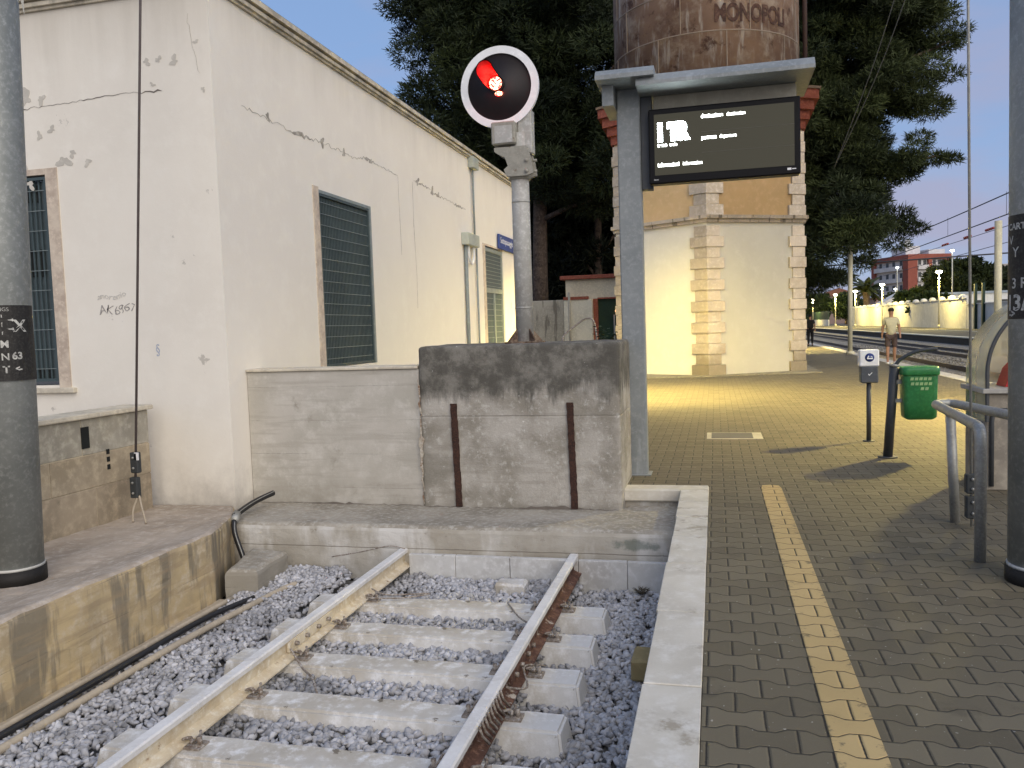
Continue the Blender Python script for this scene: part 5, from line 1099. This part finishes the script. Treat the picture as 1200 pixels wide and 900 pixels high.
g_ = 'lit lamps on the opposite platform'
for (x, y, h, lb) in ((23.4, 97, 6.2, 'brightest lit platform lamp, in front of the pale wall right of the walking man'), (22.5, 123, 6.0, 'lit platform lamp standing just left of the walking man'), (21.5, 139, 5.7, 'lit platform lamp left of the palm tree'), (20.3, 152, 5.6, 'lit platform lamp left of the tall cream post'), (20.2, 185, 5.6, 'small distant lit lamp nearest the dark figures')):
    emissive_lamp(x, y, h, lb, g_, 2600)
white_glow = emis('lamp_glow_white', (.9, .97, 1.0), 6.0)
for (x, y, h, lb) in ((28.0, 110, 9.3, 'tall grey pole with a cold white light above the white shed'), (29.8, 150, 9.7, 'tall cold white street light before the red apartment block'), (29.9, 152, 6.2, 'low cold white street light before the red apartment block'), (26.7, 170, 8.8, 'slim white street light above the palm tree')):
    emissive_lamp(x, y, h, lb, 'cold white street lights beyond the station', 0, .22, galv, white_glow)
# near platform lamp standing just beyond the right pole, and one beside the display
def platform_lamp(x, y, h, label, power, aim=(0, 0, -1)):
    t = thing('platform_lamp', (x, y, 0), label, 'street lamp', 'lamps on the near platform')
    q = MB(); q.tube([(x, y, 0), (x, y, h)], .08, 12); q.tube([(x, y, 0), (x, y, .4)], .11, 12); q.build('pole', cream_lamp, t)
    q = MB(); q.tube([(x, y, h), (x, y, h + .06)], [.22, .10], 16); q.build('lamp_cap', cream_lamp, t)
    q = MB(); q.sphere((x, y, h - .06), .15, 14, (1, 1, .45)); q.build('lamp_globe', emis('lamp_glow', (1.0, .93, .66), 9.0), t)
    ld = bpy.data.lights.new('lamp_light', 'SPOT'); ld.energy = power; ld.color = LAMP_COL; ld.shadow_soft_size = .10; ld.spot_size = radians(150); ld.spot_blend = .7
    lo = bpy.data.objects.new('lamp_light', ld); lo.location = (0, 0, h - .22); lo.rotation_euler = Vector(aim).to_track_quat('-Z', 'Y').to_euler(); lo.parent = t; COL.objects.link(lo); return t
platform_lamp(5.15, 13.4, 4.6, 'cream platform lamp hidden behind the right hand pole', 9000, (-.22, .12, -1))
platform_lamp(-1.72, 17.8, 4.35, 'cream platform lamp standing behind the display post', 8000, (.15, .35, -1))
q = MB(); q.tube([(5.42, 36.4, 0), (5.45, 36.4, 4.6)], .095, 12); cpz = thing('cream_post', (5.42, 36.4, 0), 'tall plain cream post at the platform edge, its top under the pine branches', 'post'); q.build('shaft', cream_lamp, cpz)
q = MB(); q.tube([(5.42, 36.4, 0), (5.42, 36.4, .12)], .16, 12); q.build('base', cream_lamp, cpz)
platform_lamp(3.7, 44.0, 4.2, 'unseen cream platform lamp added behind the water tower, under the pine', 6000, (-.2, -.3, -1))  # added out of sight to spread yellow light pools past the tower
# small orange bulkhead light by the green door
bl = thing('wall_light', (-3.75, 33.1, 2.1), 'small orange lit bulkhead light beside the green door', 'wall light')
q = MB(); q.sphere((-3.80, 33.12, 2.1), .10, 10); q.build('globe', emis('orange_glow', (1.0, .42, .10), 1.6), bl)
q = MB(); q.tube([(-3.80, 33.12, 2.1), (-3.80, 33.26, 2.1)], .06, 8); q.build('bracket', dark_metal, bl)

# cream posts
cpz = thing('cream_post', (8.9, 30, -.5), 'tall cream post rising behind the curved transparent hood', 'post')
q = MB(); q.tube([(9.0, 30, -.5), (9.0, 30, 4.5)], .11, 12); q.build('shaft', cream_lamp, cpz)
q = MB(); q.bbox(8.6, 29.7, -.5, 9.2, 30.3, .1, .03); q.build('base', conc_light, cpz)

# rails of the main line
mr_m = M('main_rail', (0.10, 0.075, 0.055), 0.6, bump=.1)
for i, (xc, lb) in enumerate(((7.55, 'nearest'), (11.6, 'middle'))):
    t = thing('main_line_track', (xc, 60, -.5), '%s pair of dark rails of the main line beyond the platform' % ('first' if i == 0 else 'second'), 'railway track', 'main line tracks')
    for s in (-.75, .75):
        q = MB(); q.box(xc + s - .035, 8, -.46, xc + s + .035, 400, -.30); q.build('rail', mr_m, t)
    q = MB(); y = 16
    while y < 150: q.box(xc - 1.2, y, -.502, xc + 1.2, y + .24, -.455); y += .6
    o = q.build('sleepers', M('far_sleeper', (0.30, 0.28, 0.24), .9), t); o['kind'] = 'stuff'
tag(stones('main_line_stones', 9000, (5.95, 13.5, 18, 62), lambda x, y: -.49, .09, .17, stone_mat('main_stone', (0.10, 0.09, 0.07), (0.42, 0.39, 0.32), (0.36, 0.33, 0.28)), ''), 'brown crushed stone ballast along the main line tracks', 'ballast', kind='stuff')

# boundary wall of the opposite platform
bw = thing('boundary_wall', (25, 100, 0), 'long pale rendered wall with rounded blocks along its top behind the opposite platform', 'wall')
q = MB(); q.box(24.8, 60, -.05, 25.1, 92, 2.4); q.box(24.8, 92.2, -.05, 25.1, 168, 3.05); q.build('wall_body', M('wall_render', (0.60, 0.58, 0.52), .9, s1=.2, s2=2), bw)
q = MB(); q.box(24.7, 60, 3.05 - .65, 25.2, 92, 2.5); q.box(24.7, 92.2, 3.052, 25.2, 168, 3.15)
for k in range(18): q.sphere((24.95, 94 + k * 4.1, 3.2), .42, 10, (1, 1.2, .8))
q.build('wall_cap', M('wall_cap_pale', (0.62, 0.61, 0.57), .9), bw)
gf = thing('green_fence', (24.9, 90, 0), 'dark green metal gate posts at the near end of the pale wall', 'gate')
gm = M('dark_green_metal', (0.02, 0.045, 0.03), .6)
for y in (86.2, 88.6): q = MB(); q.box(24.55, y, 0, 24.78, y + .35, 4.4); q.build('gate_post', gm, gf)
fe = thing('picket_fence', (22, 190, 0), 'row of pale fence panels and dark pickets at the far end of the station', 'fence')
q = MB(); q.box(21.5, 171, 0, 21.7, 230, 1.2); q.build('fence_base', M('wall_cap_pale', (0.62, 0.61, 0.57), .9), fe)
q = MB()
for k in range(48): q.box(21.5, 171 + k * 1.2, 1.2, 21.7, 171.6 + k * 1.2, 2.9)
q.build('fence_panel', gm, fe)

# buildings
def window_row(parent, O, ux, uz, spans, wallm):
    pass
ap = thing('apartment_block', (47.2, 225, 0), 'red and white four storey apartment block with balconies beyond the platform wall', 'building')
red_m = M('apartment_red', (0.27, 0.085, 0.06), .9, s1=.2, s2=2); whm = M('apartment_white', (0.56, 0.55, 0.54), .9, s1=.3, s2=2); glass_d = M('dark_glass', (0.03, 0.035, 0.04), .3, bump=0)
ul = Vector((-.371, .928, 0)); ur = Vector((.928, .371, 0)); O_ = Vector((47.2, 225, 0)); LL, LR, HT = 16.2, 12.2, 16.8
def slab(mb, a0, a1, b0, b1, z0, z1):   # a along ul, b along ur
    vs = [tuple(O_ + ul * a + ur * b_ + Vector((0, 0, z))) for a in (a0, a1) for b_ in (b0, b1) for z in (z0, z1)]
    mb._add(vs, [(0, 1, 3, 2), (4, 6, 7, 5), (0, 4, 5, 1), (2, 3, 7, 6), (0, 2, 6, 4), (1, 5, 7, 3)])
q = MB(); slab(q, .6, LL - .02, .6, LR - .02, 0, HT - .4); q.build('wall', whm, ap)
q = MB(); slab(q, 0, LL, 0, LR, HT - 1.3, HT); slab(q, 0, 2.2, 0, 2.6, 0, HT - 1.31); slab(q, 0, .58, 5.6, 6.6, 0, HT - 1.31); slab(q, 0, .58, 9.9, LR, 0, HT - 1.31); slab(q, LL - 1.6, LL, 0, .58, 0, HT - 1.31); q.build('red_piers', red_m, ap)
for fl in range(4):
    z = 3.4 + fl * 3.05 + .6
    for (b0, b1) in ((2.65, 5.55), (6.65, 9.85)):
        q = MB(); slab(q, -.3, .59, b0, b1, z - .15, z); slab(q, -.3, -.2, b0, b1, z, z + .95); bo = q.build('balcony', whm, ap)
        for k in range(2):
            b2 = b0 + .5 + k * 1.4; q = MB(); slab(q, .55, .61, b2, b2 + .8, z + .1, z + 2.2); q.build('window', glass_d, ap)
    q = MB(); slab(q, 2.25, LL - 1.65, -.3, .59, z - .15, z); slab(q, 2.25, LL - 1.65, -.3, -.2, z, z + .95); q.build('balcony', whm, ap)
    for a in (3.2, 6.4, 9.2, 12.2): q = MB(); slab(q, a, a + 1.1, .55, .61, z + .1, z + 2.2); q.build('window', glass_d, ap)
q = MB(); slab(q, 4, 10, 2, 6, HT, HT + 2.4); slab(q, 5, 7.6, 2.4, 4, HT + 2.4, HT + 4); slab(q, 2, 12, 7, 11.5, HT, HT + 1.3); ph = q.build('penthouse', M('penthouse_white', (0.62, 0.63, 0.66), .9), ap)
q = MB(); slab(q, 5.8, 6.6, 2.36, 2.40, HT + 2.7, HT + 3.5); q.build('window', glass_d, ph)
def house(x0, y0, x1, y1, h, wallm_, roofm_, label, pitched=False, wn=3):
    t = thing('house', ((x0 + x1) / 2, y0, 0), label, 'house', 'houses beyond the station')
    q = MB(); q.box(x0, y0, 0, x1, y1, h); q.build('wall', wallm_, t)
    q = MB()
    if pitched: q.extr([(x0 - .4, h), (x1 + .4, h), (x1 + .4, h + .2), ((x0 + x1) / 2, h + 2.0), (x0 - .4, h + .2)], y0 - .4, y1 + .4)
    else: q.box(x0 - .15, y0 - .15, h, x1 + .15, y1, h + .3)
    q.build('roof', roofm_, t)
    for k in range(wn):
        a = x0 + (x1 - x0) * (k + .5) / wn; q = MB(); q.box(a - .5, y0 - .04, h - 2.2, a + .5, y0 - .003, h - .9); q.build('window', glass_d, t)
    return t
pal = M('house_pale', (0.50, 0.47, 0.43), .9, s1=.2, s2=2); pink = M('house_pink', (0.36, 0.26, 0.22), .9); tile = M('roof_tile', (0.24, 0.11, 0.075), .9)
house(26, 222, 35, 236, 7.0, pink, tile, 'low house with a red tiled roof at the far left of the skyline', True)
house(23.5, 240, 29, 250, 6.0, pal, pal, 'small pale flat roofed house beside the red tiled one')
house(36, 205, 47, 212, 5.4, pink, tile, 'brownish low house at the foot of the apartment block')
house(30.5, 165, 36.5, 171, 3.8, pal, M('roof_white', (0.6, 0.6, 0.6), .9), 'white gabled shed left of the apartment block foot', True, 1)
house(30.5, 125, 43, 131, 4.2, M('shed_white', (0.62, 0.64, 0.66), .9), M('roof_blue', (0.30, 0.36, 0.45), .7), 'long low white shed behind the pale wall', False, 4)
house(60, 262, 90, 275, 15, pal, pal, 'distant pale block of flats beyond the round trees', False, 8)

def blob_tree(x, y, z0, rx, rz, label, group=None, leafm=broad_leaf, n=120, cr=1.0, nl=170, ll=.45, lw=.28, name='tree'):
    return tree(name, label, 'tree', [(x, y, 0), (x + .1, y, z0 * .6), (x, y, z0)], [[(x, y, z0 * .6), (x + rx * .4, y, z0)], [(x, y, z0 * .6), (x - rx * .4, y, z0)]], [(x, y, z0 + rz * .4, rx, rx * .8, rz)], n, cr, nl, ll, lw, leafm, group, surf=.6, up=.2, tr=.3)
gt = 'trees behind the pale platform wall'
blob_tree(35.5, 125 + 8, 4.6, 5.2, 3.3, 'large dark round topped tree right of the red apartment block', gt, pine_leaf, 200, 1.1, 200)
blob_tree(42.5, 140, 3.8, 5.0, 3.2, 'dark tree at the right end of the row, beside the right pole', gt, pine_leaf, 170, 1.1, 200)
blob_tree(29.0, 135, 2.6, 2.6, 1.9, 'mid green bush like tree in front of the dark round tree', gt, broad_leaf, 90, .8, 170)
blob_tree(27.6, 118, 2.2, 2.4, 1.4, 'bushy green tree just above the pale wall', gt, broad_leaf, 90, .7, 170)
blob_tree(23.0, 200, 3.0, 3.4, 3.0, 'green tree behind the far picket fence, left one', gt, broad_leaf, 90, 1.0, 140)
blob_tree(27.5, 190, 3.0, 3.0, 2.6, 'green tree behind the far picket fence, right one', gt, broad_leaf, 90, 1.0, 140)
blob_tree(38, 182, 3.4, 3.6, 2.2, 'small dark tree at the foot of the apartment block', gt, broad_leaf, 90, 1.0, 140)
# palm
pt = thing('palm_tree', (26.6, 160, 0), 'palm tree with drooping fronds left of the apartment block', 'palm tree')
q = MB(); q.tube([(26.6, 160, 0), (26.7, 160, 3.2), (26.6, 160, 6.0)], [.62, .5, .65], 12); q.build('trunk', bark, pt)
Vv = []; Tt = []
for k in range(34):
    a = RNG.uniform(0, 2 * pi); el = RNG.uniform(-.1, 1.25); prev = np.array([26.6, 160, 6.1]); d = np.array([cos(a) * cos(el), sin(a) * cos(el), sin(el)]); tn = RNG.uniform(.2, 1)
    for s in range(9):
        nx = prev + d * .42; sd_ = np.cross(d, [0, 0, 1.]); sd_ /= np.linalg.norm(sd_) + 1e-6; w_ = .55 * sin(pi * (s + 1) / 10.5)
        for sg_ in (-1, 1): Vv += [prev, nx, nx + sd_ * sg_ * w_ + np.array([0, 0, -.28]), prev + sd_ * sg_ * w_ * .9 + np.array([0, 0, -.3])]; Tt.append(tn)
        prev = nx; d = d + np.array([0, 0, -.17]); d /= np.linalg.norm(d)
Vv = np.array(Vv); fastmesh('fronds', Vv, np.arange(len(Vv)).reshape(-1, 4), palm_leaf, np.array(Tt), pt)
tag(rough_prism('far_treeline', [(-160, 420), (240, 420), (240, 460), (-160, 460)], -.6, 9, [M('treeline', (0.035, 0.05, 0.028), 1, s1=.05, s2=.4), M('treeline', (0.03, 0.05, 0.02), 1)], 1.5, 2, 2.5, 8), 'far low belt of trees on the horizon', 'treeline', kind='stuff')

# overhead line
wm = M('line_wire', (0.05, 0.05, 0.055), .6, bump=0)
ov = 'overhead line wires above the tracks'
def cat_wire(x, z, y0, y1, sag, label, r_=.022):
    pts = [(x, y0 + (y1 - y0) * k / 20, z - sag * sin(pi * ((k % 10) / 10))) for k in range(21)]; q = MB(); q.tube(pts, r_, 5)
    return tag(q.build('overhead_wire', wm), label, 'wire', ov)
cat_wire(12.0, 6.65, 15, 130, .15, 'uppermost overhead line wire over the main tracks', .028)
cat_wire(12.0, 5.65, 15, 130, .02, 'second overhead line wire, hung below the uppermost one', .026)
cat_wire(18.0, 7.1, 15, 160, .15, 'overhead line wire with the red insulators, farther over', .022)
cat_wire(18.0, 5.95, 15, 160, .02, 'lowest overhead line wire over the far track', .022)
for y in range(30, 100, 9):
    q = MB(); q.tube([(12.0, y, 5.66), (12.0, y, 6.6)], .010, 4); tag(q.build('dropper', wm), 'thin vertical dropper joining the two nearer overhead wires', 'wire', 'droppers between overhead wires')
ar = thing('overhead_gantry', (12, 62, 5.9), 'horizontal overhead line support bar crossing the sky before the apartment roof', 'gantry')
q = MB(); q.tube([(5.6, 62, 5.15), (24, 62, 5.62)], .05, 8); q.build('crossbar', wm, ar)
ins_m = M('insulator_red', (0.30, 0.05, 0.045), .5, bump=0)
for (x, y, z, wh) in ((18.0, 72, 7.08, 'farthest left'), (18.0, 66, 7.10, 'beside the guy rod'), (18.0, 61, 7.12, 'farthest right')):
    q = MB()
    for k in range(5): q.tube([(x, y + k * .35, z), (x, y + k * .35 + .12, z)], .09, 10)
    tag(q.build('insulator', ins_m), 'dark red ribbed insulator on an overhead line wire, ' + wh, 'insulator', 'red insulators on the overhead line')
cm = thing('catenary_mast', (24.2, 62, 0), 'slim grey overhead line mast holding the horizontal arm', 'mast')
q = MB(); q.tube([(24.2, 62, -.5), (24.2, 62, 7.5)], .12, 8); q.build('shaft', galv, cm)

# ================================================================== PEOPLE
def skinned(name, joints, edges, mat, parent, sub=2):
    """joints: name->(pos, radius); one continuous skinned surface"""
    names = list(joints); idx = {n_: i for i, n_ in enumerate(names)}
    me = bpy.data.meshes.new(name); off = wloc(parent) if parent else Vector((0, 0, 0))
    me.from_pydata([tuple(Vector(joints[n_][0]) - off) for n_ in names], [(idx[a], idx[b_]) for a, b_ in edges], [])
    o = bpy.data.objects.new(name, me); COL.objects.link(o)
    m1 = o.modifiers.new('skin', 'SKIN'); m2 = o.modifiers.new('sub', 'SUBSURF'); m2.levels = sub; m2.render_levels = sub
    sv = me.skin_vertices[0].data if me.skin_vertices else None
    if sv is None:
        bm = bmesh.new(); bm.from_mesh(me); bm.verts.layers.skin.verify(); bm.to_mesh(me); bm.free(); sv = me.skin_vertices[0].data
    for n_ in names:
        r_ = joints[n_][1]; sv[idx[n_]].radius = (r_, r_) if not isinstance(r_, tuple) else r_
    sv[0].use_root = True
    bpy.context.view_layer.update(); dg = bpy.context.evaluated_depsgraph_get(); m_ = bpy.data.meshes.new_from_object(o.evaluated_get(dg)); m_.name = name
    bpy.data.objects.remove(o); m_.materials.clear(); m_.materials.append(mat)
    for p_ in m_.polygons: p_.use_smooth = True
    ob_ = bpy.data.objects.new(name, m_); COL.objects.link(ob_)
    if parent: ob_.parent = parent
    return ob_
def person(x, y, yaw, label, H_, top, bottom, stride=.12, shorts_=True, pack=False, hairm=hair, shoem=shoe_m):
    t = thing('person', (x, y, 0), label, 'person'); k = H_ / 1.75; R = Matrix.Rotation(yaw, 3, 'Z')
    def W(a, b_, c_): return Vector((x, y, 0)) + R @ Vector((a * k, b_ * k, c_ * k))     # b: -forward (faces -Y at yaw 0)
    s = stride
    J = {'pelvis': (W(0, 0, .95), .10 * k), 'waist': (W(0, 0, 1.08), .10 * k), 'chest': (W(0, .0, 1.30), .135 * k), 'neckb': (W(0, 0, 1.45), .07 * k), 'neck': (W(0, -.01, 1.52), .052 * k), 'head': (W(0, -.025, 1.62), .082 * k), 'crown': (W(0, -.02, 1.70), .07 * k)}
    E_ = [('pelvis', 'waist'), ('waist', 'chest'), ('chest', 'neckb'), ('neckb', 'neck'), ('neck', 'head'), ('head', 'crown')]
    for sd, nm in ((-1, 'l'), (1, 'r')):
        st = s * sd
        J['sh' + nm] = (W(.17 * sd, 0, 1.40), .058 * k); J['el' + nm] = (W(.235 * sd, .03, 1.13), .042 * k); J['wr' + nm] = (W(.25 * sd, -.03 - st * .5, .89), .028 * k); J['ha' + nm] = (W(.25 * sd, -.045 - st * .5, .80), .034 * k)
        J['hip' + nm] = (W(.09 * sd, 0, .88), .088 * k); J['kn' + nm] = (W(.10 * sd, -.03 + st * .4, .48), .056 * k); J['an' + nm] = (W(.10 * sd, .02 + st, .09), .036 * k); J['to' + nm] = (W(.115 * sd, -.14 + st, .035), .030 * k)
        E_ += [('chest', 'sh' + nm), ('sh' + nm, 'el' + nm), ('el' + nm, 'wr' + nm), ('wr' + nm, 'ha' + nm), ('pelvis', 'hip' + nm), ('hip' + nm, 'kn' + nm), ('kn' + nm, 'an' + nm), ('an' + nm, 'to' + nm)]
    skinned('body', J, E_, skin, t)
    T_ = {'a': (W(0, 0, .86), (.150 * k, .14 * k)), 'b': (W(0, 0, 1.08), .140 * k), 'c': (W(0, 0, 1.31), .152 * k), 'd': (W(0, 0, 1.44), .085 * k)}; E2 = [('a', 'b'), ('b', 'c'), ('c', 'd')]
    for sd, nm in ((-1, 'l'), (1, 'r')): T_['s' + nm] = (W(.17 * sd, 0, 1.40), .075 * k); T_['e' + nm] = (W(.212 * sd, .015, 1.22), .062 * k); E2 += [('c', 's' + nm), ('s' + nm, 'e' + nm)]
    skinned('shirt', T_, E2, top, t)
    P_ = {'p': (W(0, 0, .93), .132 * k)}; E3 = []
    for sd, nm in ((-1, 'l'), (1, 'r')):
        st = s * sd; P_['h' + nm] = (W(.092 * sd, 0, .86), .104 * k); P_['k' + nm] = (W(.102 * sd, -.028 + st * .36, .50), .080 * k); E3 += [('p', 'h' + nm), ('h' + nm, 'k' + nm)]
        if not shorts_: P_['a' + nm] = (W(.10 * sd, .02 + st, .11), .055 * k); E3.append(('k' + nm, 'a' + nm))
    skinned('shorts' if shorts_ else 'trousers', P_, E3, bottom, t)
    q = MB(); q.smooth = True; c_ = W(0, -.01, 1.685); q.sphere(tuple(c_), .092 * k, 14, (1, 1.05, .82)); q.build('hair', hairm, t)
    for sd in (-1, 1):
        st = s * sd; q = MB(); c_ = W(.108 * sd, -.05 + st, .045); q.sphere(tuple(c_), .07 * k, 12, (.72, 1.9, .62)); q.build('shoe', shoem, t)
        q = MB(); q.sphere(tuple(W(.032 * sd, -.105, 1.645)), .010 * k, 8); q.build('eye', hair, t)
    q = MB(); q.sphere(tuple(W(0, -.115, 1.615)), .016 * k, 8, (.8, 1, 1.2)); q.build('nose', skin, t)
    if pack: q = MB(); q.bbox(-.17 * k, .12 * k, 1.0 * k, .17 * k, .32 * k, 1.45 * k, .05, 0, 2, Matrix.Translation((x, y, 0)) @ Matrix.Rotation(yaw, 4, 'Z')); q.build('backpack', blackcloth, t)
    return t
person(5.38, 28.0, radians(-8), 'man in a pale yellow t-shirt and dark shorts walking towards the camera', 1.78, shirt, shorts)
person(5.15, 48.5, radians(175), 'dark clothed figure with a black backpack walking away beside the tower', 1.75, blackcloth, blackcloth, .14, False, True, shoem=blackcloth)
person(6.05 - .55, 56.0, radians(180), 'small distant figure in white beside the dark backpacker', 1.68, whitecloth, whitecloth, .1, False)
